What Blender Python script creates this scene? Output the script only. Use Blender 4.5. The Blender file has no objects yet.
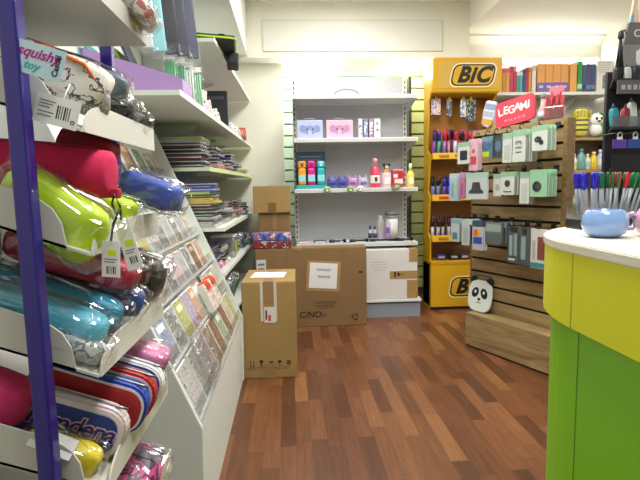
import bpy, bmesh, math, random
from math import sin, cos, pi, radians, hypot, atan2
from mathutils import Matrix, Vector, noise
random.seed(7)
sc = bpy.context.scene
COL = sc.collection

# ------------------------------------------------------------------ camera
F_PX, CAM_H = 480.0, 1.2
PSI, TH, RO = radians(3.46), radians(6.2), radians(1.1)
R0 = Vector((cos(PSI), -sin(PSI), 0)); FW = Vector((sin(PSI)*cos(TH), cos(PSI)*cos(TH), -sin(TH)))
U0 = R0.cross(FW); UP = U0*cos(RO)+R0*sin(RO); RT = R0*cos(RO)-U0*sin(RO)
cam = bpy.data.objects.new('camera', bpy.data.cameras.new('camera')); COL.objects.link(cam)
cam.data.sensor_width = 36; cam.data.lens = 36*F_PX/640; cam.data.clip_start = .02
m = Matrix((RT, UP, -FW)).transposed().to_4x4(); m.translation = (0, 0, CAM_H); cam.matrix_world = m
sc.camera = cam

# ------------------------------------------------------------------ world, exposure, large lights
w = bpy.data.worlds.new('world'); sc.world = w; w.use_nodes = True
w.node_tree.nodes['Background'].inputs[0].default_value = (.93, .97, 1, 1)
w.node_tree.nodes['Background'].inputs[1].default_value = .28
vs = sc.view_settings
vs.view_transform = 'Standard'; vs.look = 'None'; vs.gamma = 1; vs.use_curve_mapping = False
vs.exposure = -0.06
def area(name, loc, sx, sy, watts, col=(1, .99, .965)):
    l = bpy.data.lights.new(name, 'AREA'); l.shape = 'RECTANGLE'; l.size = sx; l.size_y = sy; l.energy = watts; l.color = col
    o = bpy.data.objects.new(name, l); COL.objects.link(o); o.location = loc; return o
LIGHTS = [(.5, .5, 2.93, 36), (.5, 2.1, 2.93, 38), (.5, 3.6, 2.93, 30)]
for x, y, z, e in LIGHTS: area('ceiling_light_lamp', (x, y, z-.03), .55, 1.1, e)
area('ceiling_light_lamp', (2.5, 3.2, 2.7), .5, 1.1, 22)

# ------------------------------------------------------------------ helpers
def at(x, y, Y):
    a = (x-320)/F_PX; b = (240-y)/F_PX; d = FW+RT*a+UP*b; t = Y/d.y
    return Vector((d.x*t, Y, CAM_H+d.z*t))
def lin(v): return v/12.92 if v <= .04045 else ((v+.055)/1.055)**2.4
def hexc(h):
    h = h.lstrip('#'); return tuple(lin(int(h[i:i+2], 16)/255) for i in (0, 2, 4))+(1,)
MC = {}
def mat(h, rough=.5, metal=0, spec=.5, coat=0, noise_amt=0, scale=30):
    k = (h, rough, metal, spec, coat, noise_amt, scale)
    if k in MC: return MC[k]
    m = bpy.data.materials.new('paint_'+h.strip('#')); m.use_nodes = True; nt = m.node_tree
    b = nt.nodes['Principled BSDF']; b.inputs['Base Color'].default_value = hexc(h)
    b.inputs['Roughness'].default_value = rough; b.inputs['Metallic'].default_value = metal
    b.inputs['Specular IOR Level'].default_value = spec; b.inputs['Coat Weight'].default_value = coat
    if noise_amt:
        tc = nt.nodes.new('ShaderNodeTexCoord'); n = nt.nodes.new('ShaderNodeTexNoise'); n.inputs['Scale'].default_value = scale; n.inputs['Detail'].default_value = 4
        hs = nt.nodes.new('ShaderNodeHueSaturation'); mr = nt.nodes.new('ShaderNodeMapRange')
        mr.inputs['From Min'].default_value = .3; mr.inputs['From Max'].default_value = .7
        mr.inputs['To Min'].default_value = 1-noise_amt; mr.inputs['To Max'].default_value = 1+noise_amt
        nt.links.new(tc.outputs['Object'], n.inputs['Vector']); nt.links.new(n.outputs['Fac'], mr.inputs['Value']); nt.links.new(mr.outputs[0], hs.inputs['Value'])
        hs.inputs['Color'].default_value = hexc(h); nt.links.new(hs.outputs[0], b.inputs['Base Color'])
    MC[k] = m; return m
def pic(name, cols, scale=18, rough=.35, seed=0, kind='noise'):
    """printed picture: blotches of the given colours"""
    k = ('pic', name)
    if k in MC: return MC[k]
    m = bpy.data.materials.new('print_'+name); m.use_nodes = True; nt = m.node_tree; b = nt.nodes['Principled BSDF']
    tc = nt.nodes.new('ShaderNodeTexCoord'); mp = nt.nodes.new('ShaderNodeMapping'); mp.inputs['Location'].default_value = (seed*3.7, seed*1.3, seed*2.1)
    nt.links.new(tc.outputs['Object'], mp.inputs[0])
    if kind == 'voronoi':
        n = nt.nodes.new('ShaderNodeTexVoronoi'); out = n.outputs['Color']
        sp = nt.nodes.new('ShaderNodeSeparateColor'); nt.links.new(out, sp.inputs[0]); val = sp.outputs[0]
    elif kind == 'wave':
        n = nt.nodes.new('ShaderNodeTexWave'); n.inputs['Distortion'].default_value = 1.5; val = n.outputs['Fac']
    else:
        n = nt.nodes.new('ShaderNodeTexNoise'); n.inputs['Detail'].default_value = 2.5; val = n.outputs['Fac']
    n.inputs['Scale'].default_value = scale; nt.links.new(mp.outputs[0], n.inputs['Vector'])
    r = nt.nodes.new('ShaderNodeValToRGB'); r.color_ramp.interpolation = 'CONSTANT'; e = r.color_ramp.elements
    lo, hi = (.36, .66) if kind == 'noise' else (0, 1)
    while len(e) < len(cols): e.new(.5)
    for i, c in enumerate(cols):
        e[i].position = 0 if i == 0 else lo+(hi-lo)*i/len(cols); e[i].color = hexc(c)
    nt.links.new(val, r.inputs[0]); nt.links.new(r.outputs[0], b.inputs['Base Color']); b.inputs['Roughness'].default_value = rough
    MC[k] = m; return m
def film(name, tint='#ffffff', fac=.16, rough=.12, bump=.6, scale=28):
    """clear plastic: mostly see-through with crinkled highlights"""
    k = ('film', name)
    if k in MC: return MC[k]
    m = bpy.data.materials.new(name); m.use_nodes = True; nt = m.node_tree; nt.nodes.remove(nt.nodes['Principled BSDF'])
    o = nt.nodes['Material Output']; t = nt.nodes.new('ShaderNodeBsdfTransparent'); t.inputs[0].default_value = hexc(tint)
    g = nt.nodes.new('ShaderNodeBsdfGlossy'); g.inputs['Roughness'].default_value = rough; mx = nt.nodes.new('ShaderNodeMixShader')
    lw = nt.nodes.new('ShaderNodeLayerWeight'); lw.inputs[0].default_value = .35; ma = nt.nodes.new('ShaderNodeMath'); ma.operation = 'MULTIPLY_ADD'
    ma.inputs[1].default_value = .3; ma.inputs[2].default_value = fac
    if bump:
        tc = nt.nodes.new('ShaderNodeTexCoord'); n = nt.nodes.new('ShaderNodeTexNoise'); n.inputs['Scale'].default_value = scale; n.inputs['Detail'].default_value = 3; n.inputs['Distortion'].default_value = 1.2
        bp = nt.nodes.new('ShaderNodeBump'); bp.inputs['Strength'].default_value = bump; bp.inputs['Distance'].default_value = .02
        nt.links.new(tc.outputs['Object'], n.inputs['Vector']); nt.links.new(n.outputs['Fac'], bp.inputs['Height']); nt.links.new(bp.outputs[0], g.inputs['Normal']); nt.links.new(bp.outputs[0], lw.inputs['Normal'])
    nt.links.new(lw.outputs['Facing'], ma.inputs[0]); nt.links.new(ma.outputs[0], mx.inputs[0]); nt.links.new(t.outputs[0], mx.inputs[1]); nt.links.new(g.outputs[0], mx.inputs[2]); nt.links.new(mx.outputs[0], o.inputs[0])
    MC[k] = m; return m
def emis(h, s):
    k = ('em', h, s)
    if k in MC: return MC[k]
    m = bpy.data.materials.new('lamp_glow'); m.use_nodes = True; b = m.node_tree.nodes['Principled BSDF']
    b.inputs['Base Color'].default_value = hexc(h); b.inputs['Emission Color'].default_value = hexc(h); b.inputs['Emission Strength'].default_value = s
    MC[k] = m; return m
def wood(name, c1, c2, axis='x', rough=.5, sc_=3):
    k = ('wood', name)
    if k in MC: return MC[k]
    m = bpy.data.materials.new(name); m.use_nodes = True; nt = m.node_tree; b = nt.nodes['Principled BSDF']
    tc = nt.nodes.new('ShaderNodeTexCoord'); mp = nt.nodes.new('ShaderNodeMapping'); mp.inputs['Scale'].default_value = (1.2, 8, 9)
    n = nt.nodes.new('ShaderNodeTexNoise'); n.inputs['Scale'].default_value = sc_; n.inputs['Detail'].default_value = 7; n.inputs['Distortion'].default_value = 1.2
    r = nt.nodes.new('ShaderNodeValToRGB'); e = r.color_ramp.elements; e[0].position = .3; e[0].color = hexc(c1); e[1].position = .7; e[1].color = hexc(c2)
    nt.links.new(tc.outputs['Object'], mp.inputs[0]); nt.links.new(mp.outputs[0], n.inputs['Vector']); nt.links.new(n.outputs['Fac'], r.inputs[0]); nt.links.new(r.outputs[0], b.inputs['Base Color']); b.inputs['Roughness'].default_value = rough
    MC[k] = m; return m
def floor_mat():
    m = bpy.data.materials.new('laminate_strips'); m.use_nodes = True; nt = m.node_tree; N = nt.nodes.new; L = nt.links.new; b = nt.nodes['Principled BSDF']
    def math_(op, a, bb=None):
        n = N('ShaderNodeMath'); n.operation = op
        for i, v in enumerate((a, bb)):
            if v is None: continue
            if isinstance(v, (int, float)): n.inputs[i].default_value = v
            else: L(v, n.inputs[i])
        return n.outputs[0]
    tc = N('ShaderNodeTexCoord'); sp = N('ShaderNodeSeparateXYZ'); L(tc.outputs['Object'], sp.inputs[0])
    xs = math_('DIVIDE', sp.outputs[0], .075); xi = math_('FLOOR', xs)
    wn = N('ShaderNodeTexWhiteNoise'); wn.noise_dimensions = '1D'; L(xi, wn.inputs['W'])
    ys = math_('ADD', math_('DIVIDE', sp.outputs[1], .44), math_('MULTIPLY', wn.outputs['Value'], 7)); yi = math_('FLOOR', ys)
    cb = N('ShaderNodeCombineXYZ'); L(xi, cb.inputs[0]); L(yi, cb.inputs[1])
    w2 = N('ShaderNodeTexWhiteNoise'); w2.noise_dimensions = '2D'; L(cb.outputs[0], w2.inputs['Vector'])
    r = N('ShaderNodeValToRGB'); e = r.color_ramp.elements; e[0].color = hexc('#54331f'); e[0].position = 0; e[1].color = hexc('#885c3a'); e[1].position = 1
    q = e.new(.35); q.color = hexc('#684028'); q = e.new(.75); q.color = hexc('#7b4e31')
    L(w2.outputs['Value'], r.inputs[0])
    mp = N('ShaderNodeMapping'); mp.inputs['Scale'].default_value = (55, 3.5, 1); L(tc.outputs['Object'], mp.inputs[0])
    off = N('ShaderNodeVectorMath'); off.operation = 'ADD'; L(mp.outputs[0], off.inputs[0]); L(w2.outputs['Color'], off.inputs[1])
    n = N('ShaderNodeTexNoise'); n.inputs['Scale'].default_value = 1.5; n.inputs['Detail'].default_value = 5; L(off.outputs[0], n.inputs['Vector'])
    mr = N('ShaderNodeMapRange'); mr.inputs['From Min'].default_value = .3; mr.inputs['From Max'].default_value = .7; mr.inputs['To Min'].default_value = .78; mr.inputs['To Max'].default_value = 1.2; L(n.outputs['Fac'], mr.inputs['Value'])
    fx = math_('ABSOLUTE', math_('SUBTRACT', math_('FRACT', xs), .5)); fy = math_('ABSOLUTE', math_('SUBTRACT', math_('FRACT', ys), .5))
    seam = math_('MAXIMUM', math_('GREATER_THAN', fx, .485), math_('GREATER_THAN', fy, .497)); dk = math_('SUBTRACT', 1, math_('MULTIPLY', seam, .25))
    hs = N('ShaderNodeHueSaturation'); L(r.outputs[0], hs.inputs['Color']); L(math_('MULTIPLY', mr.outputs[0], dk), hs.inputs['Value']); L(hs.outputs[0], b.inputs['Base Color'])
    b.inputs['Roughness'].default_value = .34; b.inputs['Specular IOR Level'].default_value = .45
    return m

class MB:
    """collects shapes into ONE mesh"""
    def __init__(s): s.bm = bmesh.new(); s.mats = []
    def _add(s, b2, m, M=None, smooth=False):
        if m not in s.mats: s.mats.append(m)
        i = s.mats.index(m)
        if M is not None: b2.transform(M)
        for f in b2.faces: f.material_index = i; f.smooth = smooth
        bmesh.ops.recalc_face_normals(b2, faces=b2.faces)
        t = bpy.data.meshes.new('t'); b2.to_mesh(t); b2.free(); s.bm.from_mesh(t); bpy.data.meshes.remove(t); return s
    def box(s, x0, x1, y0, y1, z0, z1, m, bev=0, M=None):
        b = bmesh.new(); bmesh.ops.create_cube(b, size=1)
        b.transform(Matrix.Translation(((x0+x1)/2, (y0+y1)/2, (z0+z1)/2)) @ Matrix.Diagonal((abs(x1-x0), abs(y1-y0), abs(z1-z0), 1)))
        if bev: bmesh.ops.bevel(b, geom=b.edges[:], offset=bev, segments=2, affect='EDGES', profile=.6)
        return s._add(b, m, M)
    def prism(s, pts, plane, a, c, m, bev=0, M=None, smooth=False):
        b = bmesh.new()
        f = {'XZ': lambda p, q: (p[0], q, p[1]), 'YZ': lambda p, q: (q, p[0], p[1]), 'XY': lambda p, q: (p[0], p[1], q)}[plane]
        v0 = [b.verts.new(f(p, a)) for p in pts]; v1 = [b.verts.new(f(p, c)) for p in pts]; n = len(pts)
        b.faces.new(v0); b.faces.new(v1)
        for i in range(n): b.faces.new((v0[i], v0[(i+1) % n], v1[(i+1) % n], v1[i]))
        bmesh.ops.recalc_face_normals(b, faces=b.faces)
        if bev: bmesh.ops.bevel(b, geom=b.edges[:], offset=bev, segments=2, affect='EDGES')
        return s._add(b, m, M, smooth)
    def tube(s, pts, r, m, seg=8, M=None, closed=False):
        b = bmesh.new(); P = [Vector(p) for p in pts]; n = len(P); rings = []; rr = r if isinstance(r, (list, tuple)) else [r]*n
        for i, p in enumerate(P):
            t = (P[(i+1) % n if closed else min(i+1, n-1)]-P[(i-1) % n if closed else max(i-1, 0)]).normalized()
            a = t.cross(Vector((0, 0, 1)) if abs(t.z) < .9 else Vector((0, 1, 0))).normalized(); c = t.cross(a)
            rings.append([b.verts.new(p+(a*cos(2*pi*k/seg)+c*sin(2*pi*k/seg))*rr[i]) for k in range(seg)])
        for i in range(n if closed else n-1):
            A, B = rings[i], rings[(i+1) % n]
            for k in range(seg): b.faces.new((A[k], A[(k+1) % seg], B[(k+1) % seg], B[k]))
        if not closed: b.faces.new(rings[0]); b.faces.new(rings[-1])
        return s._add(b, m, M, True)
    def lathe(s, prof, m, seg=20, M=None, sx=1, sy=1):
        b = bmesh.new(); rings = []
        for r, z in prof: rings.append([b.verts.new((r*cos(2*pi*k/seg)*sx, r*sin(2*pi*k/seg)*sy, z)) for k in range(seg)])
        for A, B in zip(rings, rings[1:]):
            for k in range(seg): b.faces.new((A[k], A[(k+1) % seg], B[(k+1) % seg], B[k]))
        if prof[0][0] > 1e-4: b.faces.new(rings[0])
        if prof[-1][0] > 1e-4: b.faces.new(rings[-1])
        bmesh.ops.remove_doubles(b, verts=b.verts, dist=1e-6)
        return s._add(b, m, M, True)
    def pouch(s, a, c, h, m, e=.45, e2=.45, wr=0, seed=0, M=None, nu=28, nv=14, droop=0, taper=0):
        crk = m.name.startswith('crinkled'); rj = random.Random(seed*13+5)
        if crk: nu, nv = 40, 22; jt = .0035
        """soft pillow shape: half sizes a (x), c (y), h (z)"""
        b = bmesh.new(); rows = []
        sg = lambda v, q: math.copysign(abs(v)**q, v)
        for j in range(nv+1):
            ph = -pi/2+pi*j/nv; row = []
            for i in range(nu):
                th = 2*pi*i/nu
                p = Vector((a*sg(cos(ph), e)*sg(cos(th), e2), c*sg(cos(ph), e)*sg(sin(th), e2), h*sg(sin(ph), e)))
                if taper: p.z *= 1-taper*(p.x/a); p.y *= 1-.5*taper*(p.x/a)
                if wr:
                    k = 1.0/max(a, .03)
                    p += p.normalized()*wr*noise.noise(Vector((p.x*k*1.7+seed*5, p.y*k*2.5, p.z*k*2.5)))+p.normalized()*wr*.5*noise.noise(Vector((p.x*k*5+seed, p.y*k*5, p.z*k*5)))
                if crk: p += Vector((rj.uniform(-jt, jt), rj.uniform(-jt, jt), rj.uniform(-jt, jt)))
                if droop: p.z -= droop*max(0, p.x/a)**2
                row.append(b.verts.new(p))
            rows.append(row)
        for A, B in zip(rows, rows[1:]):
            for i in range(nu): b.faces.new((A[i], A[(i+1) % nu], B[(i+1) % nu], B[i]))
        bmesh.ops.remove_doubles(b, verts=b.verts, dist=1e-5)
        return s._add(b, m, M, not crk)
    def text(s, body, size, m, M, extrude=.001, bold=0, shear=0, space=1):
        c = bpy.data.curves.new('t', 'FONT'); c.body = body; c.size = size; c.extrude = extrude; c.offset = bold; c.shear = shear
        c.align_x = 'CENTER'; c.align_y = 'CENTER'; c.space_character = space; c.resolution_u = 4
        o = bpy.data.objects.new('t', c); COL.objects.link(o); bpy.context.view_layer.update()
        me = bpy.data.meshes.new_from_object(o.evaluated_get(bpy.context.evaluated_depsgraph_get())); b = bmesh.new(); b.from_mesh(me)
        bpy.data.objects.remove(o); bpy.data.curves.remove(c); bpy.data.meshes.remove(me)
        return s._add(b, m, M)
    def build(s, name, parent=None, loc=None, rot=None, label=None):
        me = bpy.data.meshes.new(name); s.bm.to_mesh(me); s.bm.free()
        for m in s.mats: me.materials.append(m)
        o = bpy.data.objects.new(name, me); COL.objects.link(o)
        if parent is not None: o.parent = parent
        if loc is not None: o.location = loc
        if rot is not None: o.rotation_euler = rot
        if label: o['label'] = label
        return o
def tag(o, label, cat, group=None, kind=None):
    o['label'] = label; o['category'] = cat
    if group: o['group'] = group
    if kind: o['kind'] = kind
    return o
def thing(name, label, cat, loc=(0, 0, 0), rot=(0, 0, 0), group=None):
    o = bpy.data.objects.new(name, None); COL.objects.link(o); o.empty_display_size = .05; o.location = loc; o.rotation_euler = rot
    return tag(o, label, cat, group)
def struct(name, mb, label=None):
    o = mb.build(name); o['kind'] = 'structure'; o['label'] = label or name.replace('_', ' '); return o
def copy_thing(o):
    c = o.copy(); COL.objects.link(c)
    for ch in list(o.children):
        d = ch.copy(); COL.objects.link(d); d.parent = c
        for g in ch.children:
            q = g.copy(); COL.objects.link(q); q.parent = d
    return c
ORD = ['lowest', 'second', 'third', 'fourth', 'fifth', 'sixth', 'seventh', 'eighth', 'ninth', 'tenth', 'eleventh', 'twelfth', 'thirteenth', 'fourteenth', 'fifteenth', 'sixteenth']
NTH = ['first']+ORD[1:]
FACE_Y = Matrix(((1, 0, 0, 0), (0, 0, -1, 0), (0, 1, 0, 0), (0, 0, 0, 1)))      # text plane facing -Y
T = Matrix.Translation
def RX(a): return Matrix.Rotation(a, 4, 'X')
def RY(a): return Matrix.Rotation(a, 4, 'Y')
def RZ(a): return Matrix.Rotation(a, 4, 'Z')

WHITE = mat('#e9e9e4', .5); SHELFW = mat('#e4e6e4', .42); WARMW = mat('#eeecdf', .6); GREYW = mat('#c9ccce', .5)
BLACK = mat('#141416', .45); DARK = mat('#2a2b30', .5); PURPLE = mat('#281783', .35, coat=.3); STEEL = mat('#8f9296', .35, metal=.9)
CARD = mat('#a08350', .85, noise_amt=.05, scale=6); CARD2 = mat('#8c6e48', .85, noise_amt=.06, scale=6); TAPE = mat('#9a7a52', .35); INK = mat('#2b241d', .8)
PAPER = mat('#f1f2f2', .7); WRAP = film('clear_wrap', fac=.04); ACRYL = film('acrylic', fac=.06, rough=.05, bump=0)
CRINKLE = film('crinkled_wrap', fac=.08, rough=.07, bump=0)

# ------------------------------------------------------------------ the room
struct('floor', MB().box(-1.0, 3.5, -1.8, 5.5, -.05, 0, floor_mat()), 'red-brown laminate strip floor')
LEFTP = mat('#eceee6', .7); BACKP = mat('#efefe0', .7)
struct('wall_left', MB().box(-1.02, -.92, -1.8, 5.5, 0, 2.95, LEFTP))
struct('wall_left_bulkhead', MB().box(-.92, -.37, .9, 4.74, 2.46, 2.95, LEFTP), 'white boxed-out bulkhead above the left wall shelves')
struct('wall_left_pier', MB().box(-.92, -.05, 4.97, 5.4, 0, 2.44, BACKP, .004), 'white pier at the far end of the left wall')
struct('ceiling', MB().box(-1.02, 1.78, -1.8, 5.5, 2.95, 3.05, WARMW))
b = MB().box(1.78, 3.5, -1.8, 5.5, 2.72, 3.05, WARMW)
struct('ceiling_lowered', b, 'lowered white ceiling above the book shelf')
b = MB().box(-.92, 1.78, 4.75, 5.5, 2.44, 2.95, BACKP, .004)
struct('wall_back_beam', b, 'boxed cream beam across the back of the shop')
b = MB(); g = mat('#dcdcd0', .7)
b.box(-.21, 1.5, 4.74, 4.75, 2.5, 2.78, mat('#e6e6dc', .7))
for z in (2.5, 2.78): b.box(-.22, 1.51, 4.735, 4.752, z-.004, z+.004, g)
for x in (-.215, 1.505): b.box(x-.005, x+.005, 4.735, 4.752, 2.5, 2.78, g)
struct('trim_1', b, 'flat rectangular access panel on the cream beam')
struct('wall_back', MB().box(-.92, 1.78, 5.38, 5.48, 0, 2.95, BACKP))
struct('wall_back_bookshelf', MB().box(1.78, 3.4, 5.05, 5.48, 0, 2.95, mat('#e9e7dc', .7)), 'pale back wall behind the book shelf')
b = MB(); b.prism([(5.05, 2.64), (5.05, 2.72), (4.95, 2.72), (4.955, 2.70), (5.0, 2.68), (5.03, 2.66)], 'YZ', 1.78, 3.3, WARMW)
struct('trim_2', b, 'coving along the lowered ceiling')
struct('wall_right', MB().box(3.3, 3.4, -1.8, 5.5, 0, 2.95, WARMW))
# slatted wall boards behind the white gondola
def slat_board(name, x0, x1, colour, y=5.30):
    b = MB(); m_ = mat(colour, .4); dk = mat('#4f5a48', .7); z = .05
    b.box(x0, x1, y+.03, y+.05, 0, 2.42, dk)
    while z < 2.4:
        b.prism([(y+.03, z), (y, z+.006), (y, z+.108), (y+.03, z+.114)], 'YZ', x0, x1, m_); z += .123
    return struct(name, b, 'slotted %s wall board behind the white gondola')
slat_board('wall_back_panel', -.05, 1.1, '#d6eadb')
slat_board('wall_back_panel.001', 1.1, 1.62, '#c6cf8c')
b = MB().box(1.235, 1.262, 4.95, 5.3, 0, 2.3, mat('#4c5347', .5)); struct('trim_3', b, 'dark edge strip of the slotted wall board')

# ceiling fittings
for i, (x, y, z, e) in enumerate(LIGHTS):
    t = thing('ceiling_light', 'white flush ceiling light, %s from the shop front' % NTH[i], 'light', (x, y, 2.95), group='flush ceiling lights')
    MB().box(-.32, .32, -.6, .6, -.018, 0, WHITE, .004).build('frame', t); MB().box(-.28, .28, -.56, .56, -.022, -.016, emis('#fff8ec', 4)).build('diffuser', t)
t = thing('ceiling_light', 'white flush light on the lowered ceiling', 'light', (2.5, 3.2, 2.72)); MB().box(-.3, .3, -.6, .6, -.012, 0, WHITE, .003).build('frame', t); MB().box(-.26, .26, -.56, .56, -.016, -.011, emis('#fff8ec', 4)).build('diffuser', t)
for x, y, s in ((.2, 5.05, 'over the left end of the white gondola'), (1.27, 5.05, 'beside the yellow header sign')):
    t = thing('downlight', 'round recessed downlight '+s, 'light', (x, y, 2.44), group='downlights under the beam')
    MB().lathe([(.05, -.002), (.075, -.004), (.08, 0), (.05, .0)], WHITE, 24).build('trim_ring', t); MB().lathe([(.0, -.006), (.04, -.005), (.05, -.001)], emis('#fffbe8', 18), 24).build('lens', t)
    l = bpy.data.lights.new('downlight_lamp', 'POINT'); l.energy = 12; l.shadow_soft_size = .05; l.color = (1, .98, .88); o = bpy.data.objects.new('downlight_lamp', l); COL.objects.link(o); o.parent = t; o.location = (0, 0, -.09)
t = thing('strip_light', 'slim fluorescent strip light on the wall above the books', 'light', (2.6, 5.0, 2.47))
MB().box(-.62, .66, .0, .05, -.02, .03, WHITE, .004).build('housing', t); MB().tube([(-.6, -.015, 0), (.64, -.015, 0)], .013, emis('#fffdf4', 14), 10).build('tube', t)
l = bpy.data.lights.new('strip_light_lamp', 'AREA'); l.shape = 'RECTANGLE'; l.size = 1.2; l.size_y = .04; l.energy = 5; o = bpy.data.objects.new('strip_light_lamp', l); COL.objects.link(o); o.parent = t; o.location = (0, -.05, -.0); o.rotation_euler = (radians(35), 0, 0)

# ------------------------------------------------------------------ white gondola at the back
GY = 4.36
gon = thing('gondola_shelving', 'tall white metal gondola shelving unit against the slotted back wall', 'shelving', (.608, GY, 0))
GB = mat('#c2c5ca', .5, noise_amt=.02)
MB().box(-.535, .535, .44, .46, .1, 2.27, GB).build('back_panel', gon)
for s in (-1, 1):
    b = MB().box(s*.545-.02, s*.545+.02, .43, .48, 0, 2.27, SHELFW, .002)
    z = .2
    while z < 2.24:
        b.box(s*.545-.005, s*.545+.005, .4285, .4302, z, z+.028, DARK); z += .05
    b.build('upright', gon)
SHZ = [2.02, 1.64, 1.19, .69]
for i, z in enumerate(SHZ):
    b = MB().box(-.562, .562, 0, .43, z-.012, z, SHELFW); b.box(-.562, .562, -.006, .004, z-.034, z+.002, SHELFW, .002)
    for s in (-1, 1): b.prism([(.43, z), (.43, z-.11), (.02, z-.03), (.02, z)], 'YZ', s*.56-.002, s*.56+.002, SHELFW)
    o = b.build('shelf', gon)
    MB().box(-.55, .55, -.0085, -.006, z-.026, z-.008, film('label_strip', fac=.1, bump=0)).build('price_strip', o)
b = MB().box(-.575, .575, -.09, .43, .145, .17, SHELFW, .003); b.build('base_deck', gon)
MB().box(-.57, .57, -.07, .42, 0, .13, mat('#8d98a6', .5)).build('plinth', gon)
b = MB(); b.tube([(.0+.115*cos(a), .0, .055*sin(a)) for a in [pi*k/12 for k in range(13)]], .006, mat('#6f7278', .4))
tag(b.build('headband', None, (.535, 4.44, 2.026)), 'grey curved band lying on the top gondola shelf', 'headband')

def on_shelf(k): return SHZ[k]+.003
def face_box(name, label, x, y, z, w, d, h, col, dot, grp):
    t = thing(name, label, 'gift box', (x, y, z), group=grp); b = MB().box(-w/2, w/2, -d/2, d/2, 0, h, mat(col, .4), .006)
    b.build('carton', t)
    e = MB(); dk = mat(dot, .5)
    ff = T((0, -d/2-.001, h*.46)) @ FACE_Y
    e.prism([(.055*cos(a)*1.0, .042*sin(a)) for a in [2*pi*i/20 for i in range(20)]], 'XY', 0, .0012, dk, M=ff)
    for s in (-1, 1): e.prism([(s*.062+.032*cos(a), .012+.034*sin(a)) for a in [2*pi*i/16 for i in range(16)]], 'XY', 0, .0010, dk, M=ff)
    e.prism([(.018*cos(a), -.03+.034*sin(a)) for a in [2*pi*i/16 for i in range(16)]], 'XY', 0, .0022, mat(col, .4), M=ff)
    for s in (-1, 1): e.prism([(s*.026+.007*cos(a), .008+.008*sin(a)) for a in [2*pi*i/10 for i in range(10)]], 'XY', 0, .0026, BLACK, M=ff)
    e.build('elephant_print', t)
    MB().box(-w/2-.004, w/2+.004, -d/2-.005, d/2+.004, -.0005, h+.004, ACRYL).build('clear_case', t)
    MB().tube([(-.05, 0, h+.004), (-.04, 0, h+.02), (.04, 0, h+.02), (.05, 0, h+.004)], .004, mat('#b9a9bb', .4)).build('handle', t)
face_box('gift_box', 'pale blue elephant gift box in clear case, second gondola shelf', .195, 4.46, on_shelf(1), .235, .09, .165, '#bcc6e6', '#8f9cd0', 'elephant gift boxes')
face_box('gift_box', 'pale pink elephant gift box in clear case, second gondola shelf', .465, 4.46, on_shelf(1), .245, .09, .165, '#e2bfd4', '#c790b8', 'elephant gift boxes')
for i, (x, col, nm, wd) in enumerate(((.652, '#dfe3e6', 'silvery white', .035), (.70, '#8288b4', 'slate blue', .04), (.75, '#a884ac', 'dusty violet', .04), (.805, '#e8ebee', 'glossy white', .055))):
    t = thing('slim_box', nm+' slim boxed set beside the pink elephant box', 'box', (x, 4.45, on_shelf(1)), group='slim boxed sets')
    MB().box(-wd/2, wd/2, -.06, .06, 0, .17, mat(col, .25), .003).build('carton', t)
    MB().box(-wd/2+.006, wd/2-.006, -.0615, -.06, .03, .14, pic('slim%d' % i, [col, '#ffffff', '#6d6f90'], 40, seed=i)).build('print_panel', t)
# highlighter display on the third shelf
t = thing('counter_display', 'navy and teal cardboard display holding the paw highlighters', 'display box', (.2, 4.44, on_shelf(2)))
MB().box(-.14, .135, .06, .07, 0, .34, mat('#1d3a52', .5)).build('back_card', t)
b = MB(); 
for i in range(4): b.box(-.1+.02*i, .1-.015*i, .0575, .06, .29-.03*i, .30-.03*i, mat('#8c5a4c' if i % 2 else '#6d8290', .6))
b.build('printed_lines', t, label='small printed lines on the dark card')
MB().box(-.14, .135, -.05, .07, 0, .035, mat('#2ba0a5', .5), .003).build('tray', t)
for x, col, nm in ((-.085, '#f0a01e', 'orange'), (.0, '#d81c8c', 'magenta'), (.088, '#27b0bd', 'turquoise')):
    h = thing('highlighter', nm+' paw-topped highlighter in the navy display box', 'highlighter', (.2+x, 4.42, on_shelf(2)+.037), group='paw highlighters')
    MB().box(-.034, .034, -.02, .02, 0, .15, mat(col, .35), .014).build('barrel', h)
    b = MB().box(-.037, .037, -.022, .022, .15, .215, mat(col, .3), .018); b.build('cap', h)
    p = MB(); pw = mat('#4a2c18' if nm == 'orange' else '#8a0d57' if nm == 'magenta' else '#bdeef0', .5)
    for dx, dz, r in ((0, .178, .012), (-.016, .193, .005), (-.006, .2, .005), (.006, .2, .005), (.016, .193, .005)):
        p.prism([(dx+r*cos(a), dz+r*sin(a)) for a in [2*pi*i/12 for i in range(12)]], 'XZ', -.0235, -.022, pw)
    p.build('paw_print', h)
    MB().box(-.032, .032, -.0225, -.0205, .03, .09, mat('#8fd9de', .4)).build('sticker', h)
# cat cups
for i, (x, col, nm) in enumerate(((.39, '#5561a8', 'indigo blue'), (.485, '#5a58b4', 'violet blue'), (.58, '#c58fc4', 'pink lilac'), (.675, '#b9b3d4', 'pale grey lilac'))):
    t = thing('ear_pot', nm+' cat-eared pot on the gondola shelf below the elephant boxes', 'pot', (x, 4.44, on_shelf(2)), group='cat-eared pots'); m_ = mat(col, .3)
    MB().lathe([(.0, 0), (.038, 0), (.045, .012), (.047, .075), (.042, .09), (.036, .094), (.0, .09)], m_, 20).build('body', t)
    for s in (-1, 1): MB().lathe([(.013, 0), (.008, .02), (.0, .034)], m_, 8, M=T((s*.028, 0, .086))).build('ear', t)
    MB().box(-.026, .026, -.049, -.045, .03, .055, mat('#2f3470' if i < 2 else '#7d5a8c', .5), .004).build('face_patch', t)
t = thing('bubble_bottle', 'tall pink bottle with round stopper on gondola shelf', 'bottle', (.79, 4.43, on_shelf(2)))
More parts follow.
